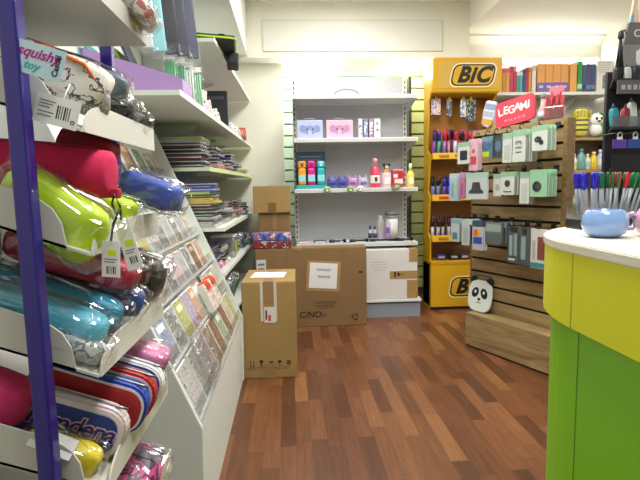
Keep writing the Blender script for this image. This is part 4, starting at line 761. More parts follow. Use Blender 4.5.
for lv, (z, caps, bods, nms) in TR.items():
    for row in (0, 1):
        for i in range(12):
            j = (i+5*row) % 12
            pen('%s-capped pen, %s from the left, %s row, %s tray of the yellow display' % (nms[j], NTH[i], 'back' if row else 'front', lv), (BXC-.285+.0505*i+.02*row, BY+.045+.07*row+rnd.uniform(-.012, .012), z+.002), (radians(rnd.uniform(0, 8)), radians(rnd.uniform(-3, 3)), 0), caps[j], bods[j], 'pens in the %s tray' % lv, (.24 if lv == 'upper' else .19)+.03*row, .0155)
for i, (x, col, nm) in enumerate(((-.2, '#3a3f88', 'indigo'), (-.08, '#24242a', 'black'), (.02, '#2c2c34', 'charcoal'), (.13, '#8a9a5c', 'olive'), (.23, '#7c3444', 'wine'))):
    t = thing('refill_packet', nm+' refill packet lying in the bottom clear bin of the yellow display', 'packet', (BXC+x, BY+.06, .49), (0, 0, rnd.uniform(-.2, .2)), 'refill packets'); MB().pouch(.048, .05, .026, mat(col, .4), wr=.004, M=T((0, 0, .02))).build('packet_body', t); MB().box(-.03, .03, -.052, -.04, .01, .03, mat('#c8ccd4', .4), .003).build('label', t)

# ------------------------------------------------------------------ wooden slatted gondola
SWX, SWY, SWA = 1.289, 3.443, radians(-65.05)
OAK = wood('oak_board', '#7d6645', '#ad9468', sc_=2.2); OAKD = wood('oak_board_edge', '#70572f', '#98794a')
SW = thing('slat_gondola', 'oak slatted display gondola with hooks and box base', 'display rack', (SWX, SWY, 0), (0, 0, SWA))
SWM = Matrix.Translation((SWX, SWY, 0)) @ RZ(SWA)
def sw(x, y, z): return SWM @ Vector((x, y, z))
MB().box(0, .8, 0, .42, .012, .255, OAK, .003).build('base_box', SW)
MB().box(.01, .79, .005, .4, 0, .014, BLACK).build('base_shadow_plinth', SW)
b = MB(); z = .258; k = 0
while z < 1.5:
    b.box(-.085, .655, .14, .16, z, min(z+.083, 1.6), OAK, .002); z += .1
b.box(-.085, .655, .14, .16, z, 1.6, OAK, .002)
b.build('slats', SW)
MB().box(-.085, .655, .158, .2, .255, 1.6, mat('#17130f', .7)).build('groove_backing', SW)
MB().box(.655, .682, .135, .215, .255, 1.6, OAKD, .002).build('end_post', SW); MB().box(-.095, -.083, .139, .24, .255, 1.602, OAKD, .001).build('end_strip', SW)
def hook(x, z, L=.17):
    b = MB(); b.tube([(x, .15, z+.015), (x, .135, z+.015), (x, .12, z), (x, .12-L, z+.004), (x, .11-L, z+.02)], .0034, mat('#202226', .35, metal=.6), 6); b.box(x-.016, x+.016, .13, .14, z-.005, z+.028, DARK); b.build('hook', SW)
    b = MB(); b.tube([(x, .0, z+.03), (x, -.02, z+.045), (x, -.035, z+.03), (x, -.045, z+.006)], .003, mat('#202226', .35, metal=.6), 6); b.build('hook_tip', SW)
def packs(x, zt, w_, h_, n, t_, cols, what, where, header=None, icon=None, y0=-.015, gap=None, txt=None, skew=0):
    hook(x, zt, .15)
    gap = gap or t_+.004
    for i in range(n):
        col = cols[i % len(cols)] if isinstance(cols, list) else cols
        nmc, hx = col
        wh = 'frontmost' if i == 0 else '%s from front' % NTH[i]
        t = thing('hanging_pack', '%s %s, %s%s' % (nmc, what, wh+', ' if n > 1 else '', where), 'hanging pack', sw(x+skew*i, y0+gap*i, zt), (0, 0, SWA+radians(rnd.uniform(-2.5, 2.5))), 'packs on the oak gondola')
        MB().box(-w_/2, w_/2, -.001, .001, -h_, 0, mat(hx, .4), .0).build('backing_card', t)
        if header: MB().box(-w_/2-.0005, w_/2+.0005, -.0018, .0018, -h_*.2, .001, mat(header, .4)).build('header_card', t)
        if t_ > .004: MB().box(-w_/2+.005, w_/2-.005, .001, t_-.001, -h_+.006, -h_*.26, mat(hx, .4), .001).build('product', t)
        if i == 0:
            if icon: b = MB(); icon(b, w_, h_); b.build('printed_motif', t)
            if txt: b = MB(); b.text(txt, .06, mat('#5c6a6c', .5), T((0, -.003, -h_*.55)) @ FACE_Y @ RZ(pi/2), .0004, bold=.001); b.build('printed_number', t)
            MB().box(-w_/2-.002, w_/2+.002, -.006, -.0025, -h_-.002, .001, film('pack_film', fac=.04, rough=.1, bump=.3)).build('clear_sleeve', t)
def blob(col, cx, cz, rx, rz): return lambda b, w_, h_: b.prism([(cx*w_+rx*w_*cos(2*pi*i/20), -h_*cz+rz*h_*sin(2*pi*i/20)) for i in range(20)], 'XZ', -.0032, -.002, mat(col, .45))
def rect(col, x0, x1, z0, z1): return lambda b, w_, h_: b.box(x0*w_, x1*w_, -.0034, -.002, -z1*h_, -z0*h_, mat(col, .45), .0008)
def multi(*fs): return lambda b, w_, h_: [f(b, w_, h_) for f in fs]
def hat(b, w_, h_):
    d = mat('#35383c', .6); b.prism([(-.36*w_, -.78*h_), (.36*w_, -.78*h_), (.33*w_, -.68*h_), (.22*w_, -.62*h_), (.17*w_, -.36*h_), (-.17*w_, -.36*h_), (-.22*w_, -.62*h_), (-.33*w_, -.68*h_)], 'XZ', -.0034, -.002, d)
    b.box(-.2*w_, .2*w_, -.0038, -.0032, -.6*h_, -.57*h_, mat('#50545a', .6))
MINT = '#a5d0ae'
# top row
packs(.03, 1.50, .115, .15, 2, .012, [('white and mint', '#e6ece6')], 'pack with black square', 'first hook of top row', MINT, rect('#26262c', -.28, .32, .38, .82), y0=-.07)
packs(.115, 1.515, .085, .215, 3, .012, [('pale pink', '#ecc6d2')], 'pack with red label', 'second hook of top row', '#f0bcd0', multi(rect('#d8384c', -.3, .3, .55, .8), blob('#d8384c', 0, .38, .14, .07)), y0=-.06)
packs(.2, 1.525, .09, .14, 2, .02, [('blue and lime', '#5c8aa4')], 'pack', 'third hook of top row', '#79a8b4', multi(rect('#c4d828', -.45, .2, .72, .97), rect('#3f6e8c', -.4, .4, .3, .6)), y0=-.02)
packs(.275, 1.53, .085, .15, 3, .022, [('dark slate', '#39464e'), ('charcoal', '#2a3238'), ('steel blue', '#43566a')], 'pouch', 'fourth hook of top row', None, multi(blob('#55738c', .1, .5, .3, .25)), y0=-.01)
packs(.375, 1.53, .075, .19, 5, .016, [('white and mint', '#dfe6df'), ('sage', '#a8b8a4'), ('off white', '#d6dcd4')], 'slim card', 'fifth hook of top row', MINT, multi(rect('#b9c4bc', -.3, .3, .4, .9)), y0=-.03)
packs(.475, 1.54, .095, .2, 6, .017, [('white and mint', '#e2e8e0'), ('grey green', '#a4b2a2'), ('off white', '#dcdcd4')], 'number card', 'sixth hook of top row', MINT, None, y0=-.04, txt='113')
packs(.615, 1.55, .11, .15, 5, .014, [('mint and white', '#e0ebe2'), ('soft mint', '#b6d8be')], 'keyring pack', 'last hook of top row', MINT, multi(blob('#23252b', -.1, .55, .24, .12), blob('#23252b', .12, .68, .14, .1), blob('#c8d6cc', -.1, .55, .14, .06)), y0=-.03)
# middle row
packs(-.085, 1.285, .08, .2, 3, .01, [('pale blue', '#bcd4e2'), ('ice white', '#d6e2ea')], 'narrow pack', 'first hook of middle row', '#cfe4ea', multi(rect('#8ab4cc', -.3, .1, .35, .85), rect('#d8d070', .12, .3, .3, .7)), y0=-.05)
packs(.0, 1.29, .055, .185, 4, .012, [('pink', '#d488ae'), ('lilac', '#b890c4'), ('rose', '#c8688c')], 'narrow pack', 'second hook of middle row', '#c8a8d0', multi(rect('#a45890', -.2, .2, .4, .9)), y0=-.05)
packs(.135, 1.285, .185, .185, 2, .012, [('pale grey', '#d6dfe0')], 'bucket hat pack', 'third hook of middle row', '#bcdcc8', hat, y0=-.05)
packs(.275, 1.27, .07, .15, 3, .016, [('white', '#e6e6e0'), ('black', '#26272b')], 'small pack', 'fourth hook of middle row', MINT, multi(blob('#b4aca0', 0, .6, .25, .15)), y0=.0)
packs(.375, 1.28, .11, .15, 5, .014, [('mint and white', '#e4e9e2'), ('grey', '#9ca49c')], 'round badge pack', 'fifth hook of middle row', MINT, multi(blob('#3a3c40', 0, .5, .2, .15), rect('#8a6a58', -.3, .3, .82, .88)), y0=-.02)
packs(.50, 1.275, .07, .2, 4, .014, [('white', '#e2e4de'), ('warm grey', '#b8b4a8')], 'narrow tall pack', 'sixth hook of middle row', MINT, multi(rect('#c2c8c0', -.3, .3, .35, .9)), y0=-.01)
packs(.615, 1.285, .125, .165, 6, .013, [('bright mint', '#a6d8b4'), ('pale mint', '#c4e2cc')], 'headphones pack', 'last hook of middle row', '#9fd4ac', multi(blob('#2a2d33', -.08, .62, .26, .2), blob('#b4dcc0', -.02, .58, .18, .14)), y0=-.03)
# lower row
packs(-.055, .955, .08, .17, 3, .012, [('white and blue', '#d8e2e8'), ('teal grey', '#8aa4ac')], 'card pack', 'first hook of lower row', '#9cc0c8', multi(rect('#5c8494', -.3, .3, .6, .9)), y0=-.06)
packs(.06, .955, .07, .185, 7, .016, [('striped white', '#dcdcd6'), ('navy edged', '#2a3040')], 'slim notebook pack', 'second hook of lower row', '#c8dcd8', multi(rect('#a8b8c4', -.3, .3, .3, .9)), y0=-.07)
packs(.165, .95, .1, .205, 3, .014, [('blue and orange', '#d4d8e2')], 'pack', 'third hook of lower row', '#3c4a6c', multi(rect('#e06a24', -.35, .0, .3, .5), rect('#e8b83c', .02, .25, .28, .5), rect('#2a48a8', -.4, .4, .55, .78)), y0=-.06)
packs(.285, .945, .13, .14, 6, .022, [('sage grey', '#7c8a82'), ('slate', '#4c5a5e')], 'flat case', 'fourth hook of lower row', None, multi(rect('#9caaa0', -.48, .48, .1, .45), rect('#58686c', -.48, .48, .5, .95)), y0=-.04)
packs(.415, .925, .085, .245, 1, .03, [('charcoal', '#4a5c60')], 'travel set box with grey bottles', 'fifth hook of lower row', None, multi(rect('#9aaeb0', -.35, -.05, .25, .8), rect('#8a9ea2', .08, .38, .2, .8), rect('#22282c', -.3, .4, .02, .16), rect('#dfe4e4', -.4, .2, .88, .93)), y0=-.0)
packs(.505, .925, .085, .25, 1, .03, [('charcoal', '#46565a')], 'twin bottle travel box', 'left of the phone case box', None, multi(rect('#8fa4a8', -.3, .1, .25, .85), rect('#20262a', -.2, .2, .04, .2)), y0=-.0)
packs(.61, .92, .12, .25, 1, .03, [('white', '#e8e6e2')], 'box showing a brown phone case', 'last hook of lower row', None, multi(rect('#7c4034', -.08, .42, .2, .78), rect('#2c8a94', -.48, .48, .86, .98), rect('#b4b4b0', -.4, -.2, .3, .8)), y0=-.0)
# panda board
t = thing('panda_board', 'white panda-shaped board leaning on the slats of the oak gondola base', 'board', sw(.05, .09, .386), (radians(-9), 0, SWA))
M0 = Matrix.Identity(4)
def oval(cx, cz, rx, rz, rot=0, n=24, p=1): return [(cx+rx*math.copysign(abs(cos(2*pi*i/n))**p, cos(2*pi*i/n))*cos(rot)-rz*math.copysign(abs(sin(2*pi*i/n))**p, sin(2*pi*i/n))*sin(rot), cz+rx*math.copysign(abs(cos(2*pi*i/n))**p, cos(2*pi*i/n))*sin(rot)+rz*math.copysign(abs(sin(2*pi*i/n))**p, sin(2*pi*i/n))*cos(rot)) for i in range(n)]
MB().prism(oval(0, -.01, .112, .118, p=.62, n=40), 'XZ', 0, .016, mat('#dde6e0', .35), .004).build('board_face', t)
for s in (-1, 1): MB().prism(oval(s*.078, .105, .03, .028), 'XZ', .001, .015, mat('#202327', .4), .003).build('ear', t)
b = MB()
for s in (-1, 1): b.prism(oval(s*.042, .012, .03, .04, s*.5), 'XZ', -.002, .0, mat('#23262a', .4)); b.prism(oval(s*.04, .018, .01, .012), 'XZ', -.003, -.002, mat('#e8ecea', .4))
b.prism(oval(0, -.035, .014, .009), 'XZ', -.002, 0, mat('#23262a', .4)); b.tube([(-.022, -.001, -.058), (-.01, -.001, -.064), (0, -.001, -.052), (.01, -.001, -.064), (.022, -.001, -.058)], .002, mat('#23262a', .4), 5)
b.build('face_print', t, label='black panda eyes, nose and mouth')
b = MB(); b.tube([(-.075, .0, .12), (-.08, .01, .135), (.0, .01, .145), (.08, .01, .138), (.085, 0, .12)], .004, mat('#26292e', .5), 6); b.build('strap', t)
# things on top of the gondola
t = thing('shop_sign', 'coral red sign with white capital lettering on top of the oak gondola', 'sign', sw(.27, .17, 1.602), (radians(-6), radians(-8), SWA+radians(6)))
MB().prism(oval(0, .098, .15, .09, p=.25, n=40), 'XZ', -.008, .008, mat('#c93a4e', .45), .002).build('board', t)
MB().box(-.1, .1, -.03, .03, .0, .006, mat('#b4303f', .4), .002).build('foot', t)
b = MB(); lt = 'LEGAMi'; xs = (-.112, -.068, -.021, .026, .074, .112); rz_ = (8, -6, 4, -5, 4, -4)
for c_, x, r_ in zip(lt, xs, rz_): b.text(c_, .076, mat('#f6efec', .5), T((x*.98, -.0082, .115+.004*sin(x*60))) @ FACE_Y @ RZ(radians(r_)), .0006, bold=.0016)
b.build('lettering', t, label='white hand-cut capital lettering')
b = MB(); b.text('MILANO', .026, mat('#f0b8bc', .5), T((0, -.0082, .045)) @ FACE_Y, .0006, space=1.9); b.build('lettering', t, label='small pale widely spaced lettering')
t = thing('pencil_cup', 'pink cup of dark red pencils with heart top on the oak gondola', 'pencil cup', sw(.545, .2, 1.602), (0, 0, SWA+radians(20))); 
MB().box(-.06, .06, -.035, .035, 0, .085, film('pink_plastic', '#f4b8c4', .15, .2, 0), .008).build('holder', t)
for i in range(7): MB().tube([(-.048+.016*i, -.01+.012*(i % 2), .004), (-.05+.0165*i, -.01+.012*(i % 2), .15+.012*(i % 3))], .0072, mat('#b01c34', .4), 7).build('pencil', t)
MB().prism([(0, .14), (.045, .185), (.045, .208), (.022, .22), (0, .205), (-.022, .22), (-.045, .208), (-.045, .185)], 'XZ', .022, .03, mat('#dd7c8c', .45), .002).build('heart_card', t)
t = thing('pink_pot', 'translucent pink bottle between the red sign and the pencil cup', 'bottle', sw(.445, .22, 1.602)); MB().lathe([(0, 0), (.03, 0), (.032, .08), (.018, .11), (.016, .15), (0, .152)], mat('#c8a2a4', .25), 16).build('body', t); MB().lathe([(.017, .152), (.02, .155), (.02, .18), (0, .182)], mat('#7c7a80', .4), 14).build('cap', t); MB().lathe([(.0325, .03), (.033, .03), (.033, .065), (.0325, .065)], mat('#efe8e8', .5), 16).build('label_band', t)
t = thing('pink_pot', 'cream and amber jar at the left end of the oak gondola top', 'jar', sw(.09, .24, 1.602)); MB().lathe([(0, 0), (.032, 0), (.034, .07), (.03, .085), (0, .088)], mat('#d8b48a', .3), 16).build('body', t); MB().lathe([(.03, .088), (.03, .11), (0, .112)], mat('#e4d8d4', .4), 14).build('lid', t)

# ------------------------------------------------------------------ book shelf on the back wall and oak shelving below
t = thing('book_shelf', 'long white wall shelf carrying the row of books', 'shelf', (2.6, 4.9, 2.105)); MB().box(-.61, .66, -.15, .145, -.03, 0, SHELFW, .003).build('board', t)
for x in (-.3, .3): MB().prism([(.145, -.03), (.145, -.2), (.13, -.2), (-.1, -.045), (-.1, -.03)], 'YZ', x-.005, x+.005, GREYW).build('bracket', t)
MB().box(-.6, .66, .13, .145, -.75, -.031, mat('#d8d6cc', .6)).build('back_sheet', t)
bk = {}
BOOKS = [(2.07, .034, .235, '#d89c3e', '#d0803a', 'ochre', 0), (2.106, .034, .235, '#d8a348', '#c04a50', 'amber', 1), (2.142, .034, .235, '#d09038', '#c04a50', 'mustard', 2), (2.178, .034, .235, '#dca050', '#c8506c', 'honey', 3), (2.216, .036, .25, '#c03a5e', '#a82c50', 'crimson', 4), (2.252, .028, .25, '#b83058', '#d890a0', 'magenta', 5), (2.284, .03, .2, '#4a9a8c', '#d8e0d8', 'teal', 6), (2.314, .026, .2, '#5aa4a8', '#d0d4c8', 'aqua', 7), (2.344, .028, .22, '#34428c', '#28346c', 'navy', 8), (2.374, .028, .24, '#a83a34', '#8c2c28', 'brick red', 9), (2.404, .028, .24, '#d88a40', '#c87030', 'tangerine', 10), (2.444, .04, .26, '#d8d6cc', '#b8b8b4', 'off white', 11)]
for x, w_, h_, c1, c2, nm, i in BOOKS:
    t = thing('book', nm+' spined book on the white wall shelf above the red sign', 'book', (x, 4.83, 2.106), (0, 0, 0), 'books on the wall shelf'); MB().box(-w_/2, w_/2, -.07, .08, 0, h_, mat(c1, .5), .002).build('cover', t); MB().box(-w_/2+.002, w_/2-.002, -.068, .081, .003, h_-.003+.004, PAPER).build('pages', t); MB().box(-w_/2, w_/2, -.0712, -.0695, h_*.8, h_*.97, mat(c2, .5)).build('spine_band', t)
for i in range(4):
    w_ = .078
    if not i:
        vol = thing('book', '', 'book', group='orange and violet volumes'); MB().box(-w_/2+.001, w_/2-.001, -.075, .08, 0, .268, mat('#dd9d58', .5), .003).build('cover', vol); MB().box(-w_/2+.003, w_/2-.003, -.07, .081, .003, .271, PAPER).build('pages', vol); MB().box(-w_/2, w_/2, -.0765, -.073, 0, .092, mat('#7a68a8', .5), .001).build('spine_band', vol); MB().box(-.02, .02, -.0772, -.076, .04, .06, mat('#d8d0e4', .5)).build('spine_label', vol); o = vol
    else: o = copy_thing(vol)
    o.location = (2.515+.08*i, 4.83, 2.106); o['label'] = 'thick orange book with violet spine foot, %s of four equal volumes' % ['leftmost', 'second', 'third', 'last'][i]
for x, w_, h_, c1, c2, nm in ((2.848, .07, .27, '#e0a45c', '#e0a45c', 'plain light orange'), (2.915, .045, .3, '#3a9a54', '#bfe0c0', 'bright green'), (2.962, .04, .26, '#4a5a7c', '#38466a', 'slate blue'), (3.005, .044, .265, '#54507c', '#6a86a8', 'indigo'), (3.052, .044, .265, '#46587a', '#8c7a9c', 'denim blue')):
    t = thing('book', nm+' spined book on the wall shelf between orange volumes and white box', 'book', (x, 4.83, 2.106), (0, 0, 0), 'books on the wall shelf'); MB().box(-w_/2, w_/2, -.07, .08, 0, h_, mat(c1, .5), .002).build('cover', t); MB().box(-w_/2+.002, w_/2-.002, -.068, .081, .003, h_+.001, PAPER).build('pages', t); MB().box(-w_/2, w_/2, -.0712, -.0695, h_*.1, h_*.25, mat(c2, .5)).build('spine_band', t)
t = thing('printed_box', 'white printed box with grey photo panel at the right end of the book shelf', 'box', (3.18, 4.82, 2.106)); MB().box(-.09, .08, -.06, .09, 0, .3, mat('#e4e3df', .5), .003).build('carton', t); MB().box(-.03, .075, -.0615, -.06, .03, .16, pic('grp', ['#8c8c90', '#5c5c62', '#b8b6b4', '#70686a'], 30), 0).build('photo_panel', t); b = MB(); [b.box(-.08, .06-.01*i, -.0612, -.06, .275-.022*i, .282-.022*i, mat('#b4b2ae', .6)) for i in range(5)]; b.build('printed_lines', t)
WS = thing('oak_shelving', 'oak shelving unit between the slatted gondola and the dark stand', 'shelving', (2.9, 4.5, 0))
for x in (-.3, .34): MB().box(x-.012, x+.012, 0, .38, 0, 1.9, OAKD, .002).build('upright', WS)
for z in (.15, .56, .955, 1.325, 1.635): MB().box(-.288, .328, .0, .38, z-.03, z, OAK, .002).build('shelf', WS)
MB().box(-.3, .34, .38, .39, 0, 1.9, mat('#c4b79c', .6)).build('back_panel', WS)
def jar(label, x, z, r, h, col, capc, cat='bottle', grp=None, band=None):
    t = thing('bottle' if cat == 'bottle' else 'pot', label, cat, (x, 4.56, z+.002), (0, 0, 0), grp); MB().lathe([(0, 0), (r*.9, 0), (r, .01), (r, h*.65), (r*.5, h*.8), (r*.45, h*.85)], mat(col, .3), 16).build('body', t); MB().lathe([(r*.5, h*.85), (r*.52, h), (0, h+.002)], mat(capc, .35), 12).build('cap', t)
    if band: MB().lathe([(r*1.01, h*.2), (r*1.02, h*.21), (r*1.02, h*.5), (r*1.01, h*.51)], mat(band, .5), 16).build('label_band', t)
for x, r, h, c1, c2, bd, nm in ((2.68, .035, .13, '#3a3b3e', '#1e1e20', '#8aa03c', 'black'), (2.755, .04, .15, '#d8d8c8', '#e8e4d8', '#c8c070', 'cream'), (2.83, .05, .2, '#6c9c9c', '#5a8a8c', None, 'sea green'), (2.9, .035, .15, '#d8d4bc', '#e0d8c0', '#a8c8c0', 'ivory'), (2.965, .045, .17, '#d8b830', '#e8d8a0', None, 'golden yellow'), (3.035, .045, .19, '#a8b4c0', '#c8ccd4', '#d8dce0', 'pale blue grey'), (3.12, .05, .16, '#d8c84c', '#e4e0c0', '#a8c8b0', 'lemon yellow')):
    jar(nm+' bottle on the middle visible oak shelf', 2.9+(x-2.9)*.95, 1.325, r*.8, h, c1, c2, 'bottle', 'bottles on the oak shelf', bd)
for x, r, h, c1, c2, bd, nm in ((2.7, .045, .17, '#c4a8c8', '#d8c4dc', '#e0d4e4', 'lilac'),): jar(nm+' pot at the left of the upper oak shelf', x, 1.635, r, h, c1, c2, 'pot', 'pots on the oak shelving', bd)
for x, r, h, c1, c2, bd, nm in ((2.68, .05, .2, '#b48ca8', '#c8b0c0', '#d8c8d4', 'mauve'), (2.77, .04, .12, '#8a9a7c', '#a8b49c', None, 'sage')): jar(nm+' pot at the left of the lower oak shelf', x, .955, r, h, c1, c2, 'pot', 'pots on the oak shelving', bd)
t = thing('striped_bag', 'yellow and black striped bee-like soft toy bag on the upper oak shelf', 'bag', (2.79, 4.53, 1.64)); MB().pouch(.068, .06, .13, mat('#d8c838', .7), e=.5, e2=.6, M=T((0, 0, .13))).build('bag_body', t)
for z in (.06, .105, .15): MB().pouch(.07, .062, .011, mat('#2e2c24', .7), e=.3, e2=.6, M=T((0, 0, z))).build('black_stripe', t)
b = MB(); [b.box(-.06+.03*i, -.045+.03*i, -.066, -.05, .18, .24, mat('#b0a42a', .6), .004) for i in range(5)]; b.build('fringe', t); MB().box(-.08, .08, -.07, .07, .0, .275, WRAP, .03).build('clear_bag', t)
t = thing('plush_toy', 'small white toy animal with black face marks on the upper oak shelf', 'toy', (2.925, 4.5, 1.645)); MB().pouch(.058, .05, .06, mat('#e4e4e0', .8), e=.9, e2=.9, M=T((0, 0, .055))).build('toy_body', t); MB().pouch(.066, .055, .058, mat('#ecece8', .8), e=.95, e2=.95, M=T((0, -.005, .15))).build('head', t)
b = MB(); [b.pouch(.012, .006, .014, BLACK, e=1, e2=1, M=T((s*.024, -.058, .155))) for s in (-1, 1)]; b.pouch(.018, .006, .008, BLACK, e=1, e2=1, M=T((0, -.06, .13))); b.build('face', t)
for s in (-1, 1): MB().pouch(.02, .014, .02, BLACK, e=1, e2=1, M=T((s*.05, 0, .195))).build('ear', t)
t = thing('green_bag', 'bright green wrapped toy bag beside the white toy animal', 'bag', (3.065, 4.62, 1.637)); MB().pouch(.09, .06, .12, mat('#4ab458', .6), e=.5, e2=.6, wr=.008, M=T((0, 0, .125))).build('bag_body', t); MB().pouch(.095, .066, .125, CRINKLE, e=.5, wr=.006, M=T((0, 0, .132))).build('plastic_bag', t)

# ------------------------------------------------------------------ shop counter
CZ = 1.072; ccx, ccy, cr = 1.05, .98, .45
def outline(off, yb=-1.2, xr=1.5):
    r_ = cr+off; pts = [(ccx-r_, yb)]+[(ccx-r_*cos(radians(a)), ccy+r_*sin(radians(a))) for a in range(0, 181, 6)]+[(ccx+r_, yb)]; return pts
CT = thing('shop_counter', 'lime yellow and green shop counter with rounded end', 'counter', (ccx, .3, 0)); cm = T((-ccx, -.3, 0))
MB().prism(outline(.004), 'XY', CZ-.022, CZ, mat('#e6e3d2', .35), .003, M=cm).build('worktop', CT)
MB().prism(outline(0), 'XY', CZ-.185, CZ-.022, mat('#e2e41a', .35, spec=.4), 0, M=cm, smooth=False).build('yellow_fascia', CT)
MB().prism(outline(-.02), 'XY', .0, CZ-.185, mat('#82cb1e', .4), 0, M=cm).build('green_body', CT)
b = MB(); b.box(ccx-cr-.0006, ccx-cr+.002, ccy-.0015, ccy+.0015, CZ-.185, CZ-.022, mat('#a8a816', .5), M=cm); b.box(ccx-cr+.0194, ccx-cr+.022, ccy-.0015, ccy+.0015, 0, CZ-.185, mat('#4a8a10', .5), M=cm); b.build('panel_seams', CT)
def mug(label, x, y, col, s=1.0, earc=None):
    t = thing('round_mug', label, 'mug', (x, y, CZ+.0005), (0, 0, 0), 'round glazed mugs'); g_ = mat(col, .12, coat=.6)
    MB().lathe([(0, .0), (.032*s, .0), (.05*s, .012*s), (.058*s, .034*s), (.055*s, .058*s), (.046*s, .073*s), (.043*s, .075*s), (.046*s, .066*s), (.05*s, .05*s), (.0, .012*s)], g_, 32).build('bowl', t)
    b = MB(); b.tube([(.05*s, .0, .055*s), (.078*s, .0, .062*s), (.088*s, .0, .042*s), (.078*s, .0, .022*s), (.054*s, .0, .022*s)], .0065*s, mat(earc or col, .15, coat=.5), 10); b.build('handle', t)
    return t
mug('glossy blue round mug near the counter edge', .735, 1.08, '#7fa0d6', .86, '#b49cc0')
mug('glossy pink round mug at the right edge of the counter', .855, 1.06, '#d8a4b8', .9)
# pen block behind the mugs
PBX, PBY = .885, 1.3
t = thing('pen_box', 'black divided pen holder with clear bins behind the mugs', 'pen holder', (PBX, PBY, CZ)); MB().box(-.095, .095, -.035, .035, 0, .028, BLACK, .004).build('base', t)
MB().box(-.09, -.06, -.0362, -.035, .006, .024, mat('#dcdcde', .5)).build('price_label', t)
b = MB(); b.box(-.093, .093, -.034, -.032, .028, .07, ACRYL); b.box(-.093, .093, .032, .034, .028, .07, ACRYL); [b.box(x-.001, x+.001, -.033, .033, .028, .07, ACRYL) for x in (-.093, -.02, .04, .093)]; b.build('clear_bin', t)
SEQ = ['blue']*6+['green']*3+['red']*2+['green']*4
for row in (0, 1):
    for c, col in enumerate(SEQ):
        hx = {'blue': '#2a20c0', 'green': '#176a3c', 'red': '#cc1830'}[col]
        pen('%s-capped clear pen, %s from the left, %s row of the black pen holder' % (col, NTH[c], 'front' if row == 0 else 'back'), (PBX-.07+.01*c, PBY-.014+.026*row, CZ+.029), (radians(rnd.uniform(-8, 6)), radians((c-7)*1.9+rnd.uniform(-9, 9)), rnd.uniform(-.5, .5)), hx, '#8b939b', 'clear pens on the counter', .128, .0036)

# ------------------------------------------------------------------ dark accessory stand at the right
DS = thing('accessory_stand', 'dark accessory display stand behind the counter at the right', 'display stand', (1.945, 2.42, 0))
DSX = 1.945; STB = mat('#23242c', .45)
b = MB(); b.prism([(-.25, 0), (.3, 0), (.3, 1.78), (-.25, 1.78)], 'XZ', .1, .12, STB); b.build('back_panel', DS)
MB().prism([(-.27, 1.775), (.3, 1.775), (.3, 2.0), (-.215, 2.0)], 'XZ', .0, .02, mat('#6c6a6c', .5), .002).build('header_panel', DS)
MB().prism([(-.205, 2.0), (.3, 2.0), (.3, 2.3), (-.16, 2.3)], 'XZ', .01, .022, pic('poster', ['#e8eaee', '#dfe4ea', '#8cb0dc', '#e8c8a8', '#f0f0f0'], 5, .4, 2)).build('picture_panel', DS)
for z in (.3, .75, 1.22, 1.47, 1.70): MB().prism([(-.235, .1), (-.37, -.12), (.3, -.12), (.3, .1)], 'XY', z-.012, z, STB).build('tray', DS) if z > 1 else MB().box(-.225, .3, -.12, .1, z-.012, z, STB, .003).build('tray', DS)
MB().box(-.35, .3, -.126, -.12, 1.625, 1.69, mat('#5c5a5e', .5), .002).build('sign_band', DS)
b = MB(); [b.box(-.33+.03*i, -.312+.03*i, -.128, -.1255, 1.645, 1.668, mat('#a8a8aa', .5)) for i in range(8)]; b.build('printed_line', DS)
MB().box(-.36, .3, -.126, -.12, 1.235, 1.335, mat('#17181c', .5), .003).build('black_panel', DS)
for z in (1.22, 1.47): MB().box(-.365, .298, -.12, -.116, z, z+.05, film('smoke_plastic', '#c8ccd8', .12, .1, 0)).build('tray_front', DS)
b = MB(); b.box(-.29, .29, -.11, .1, 0, .3, STB, .004); b.build('base', DS)
MB().prism([(-.24, 1.89), (.28, 1.89), (.28, 1.785), (-.24, 1.785)], 'XZ', -.004, .0, mat('#8c8c90', .5)).build('printed_block', DS)
b = MB(); b.text('COLLECTION', .052, mat('#d8d8d8', .5), T((-.03, -.001, 1.945)) @ FACE_Y, .0006, bold=.0006); b.build('lettering', DS)
b = MB(); [b.box(x-.035, x+.035, -.008, -.004, 1.79, 1.86, mat('#e4e4e4', .4), .003) for x in (-.14, -.05)]; [b.tube([(x-.02, -.006, 1.86), (x, -.006, 1.885), (x+.02, -.006, 1.86)], .004, mat('#e8e8e8', .4), 6) for x in (-.14, -.05)]; b.build('printed_bags', DS)
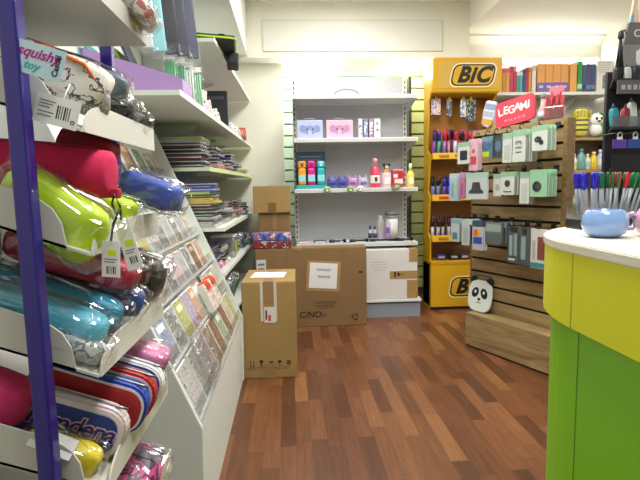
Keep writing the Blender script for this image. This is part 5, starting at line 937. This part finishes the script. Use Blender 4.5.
for i, (x, z, col, nm, h_) in enumerate(((-.295, 1.471, '#2a8c94', 'teal', .1), (-.25, 1.471, '#8c2c3c', 'wine red', .1), (-.2, 1.471, '#dfe8dc', 'white', .13), (-.15, 1.471, '#3c4c64', 'slate', .1), (-.29, 1.701, '#22242a', 'black', .07), (-.245, 1.701, '#c8ccc8', 'grey', .07), (-.2, 1.701, '#2a2c34', 'charcoal', .07), (-.155, 1.701, '#d8d8d4', 'silver', .07))):
    t = thing('accessory', nm+' small accessory standing in the %s tray of the dark stand' % ('upper' if z > 1.6 else 'second'), 'accessory', (DSX+x, 2.38, z+.001), (0, radians(rnd.uniform(-8, 8)), 0), 'accessories in the dark stand'); MB().pouch(.019, .018, h_/2, mat(col, .35), e=.5, M=T((0, 0, h_/2))).build('pouch', t); MB().tube([(-.01, 0, h_-.006), (0, 0, h_+.02), (.01, 0, h_-.006)], .003, STEEL, 6).build('loop', t)
for x, col, nm in ((-.315, '#5a3aa0', 'violet'), (-.235, '#2c4c9c', 'blue'), (-.155, '#444a60', 'grey')):
    t = thing('hanging_label', nm+' label card with white keyring hanging on the dark stand', 'key ring', (DSX+x, 2.31, 1.44), (0, 0, 0), 'key ring cards on the dark stand'); MB().box(-.036, .036, -.002, .002, -.075, -.03, mat(col, .4), .001).build('card', t); b = MB(); b.tube([(.012*cos(2*pi*i/10), 0, .012*sin(2*pi*i/10)-.01) for i in range(10)], .003, mat('#d0d4dc', .3), 6, closed=True); b.box(-.012, .012, -.004, .004, -.032, -.02, mat('#d4d8e0', .4)); b.build('ring', t); MB().tube([(0, .15, .004), (0, -.01, .004)], .003, STEEL, 6).build('peg', DS).location = (x, -.11, 1.44)
t = thing('brush_tassel', 'black tassel hanging at the left edge of the dark stand', 'tassel', (DSX-.285, 2.38, 1.93)); b = MB(); [b.tube([(0, 0, 0), (.008*cos(i), .008*sin(i), -.08), (.02*cos(i), .02*sin(i), -.2-.02*(i % 3))], .004, BLACK, 5) for i in range(9)]; b.build('strands', t); MB().lathe([(0, .02), (.012, .01), (.014, -.02), (0, -.03)], DARK, 10).build('knob', t); MB().tube([(.0, 0, .015), (.02, .0, .02), (.06, .05, .02)], .004, STEEL, 6).build('peg', DS).location = (-.285, -.04, 1.93)
t = thing('balloon_toy', 'pale blue and pink wrapped toy standing on the counter at the right edge', 'toy', (1.06, 1.33, CZ)) if False else None
for i, (x, y, z, col, nm) in enumerate(((1.125, 1.32, CZ, '#8cc4e0', 'sky blue'),)):
    t = thing('wrapped_toy', nm+' wrapped toy standing on the counter beside the pens', 'toy', (x, y, z)); MB().pouch(.022, .03, .08, mat(col, .3), e=.7, M=T((0, 0, .08))).build('toy_body', t); MB().pouch(.018, .024, .03, mat('#c890c0', .3), e=.8, M=T((0, 0, .185))).build('toy_head', t); MB().pouch(.026, .036, .115, CRINKLE, e=.5, wr=.006, M=T((0, 0, .115))).build('plastic_bag', t)
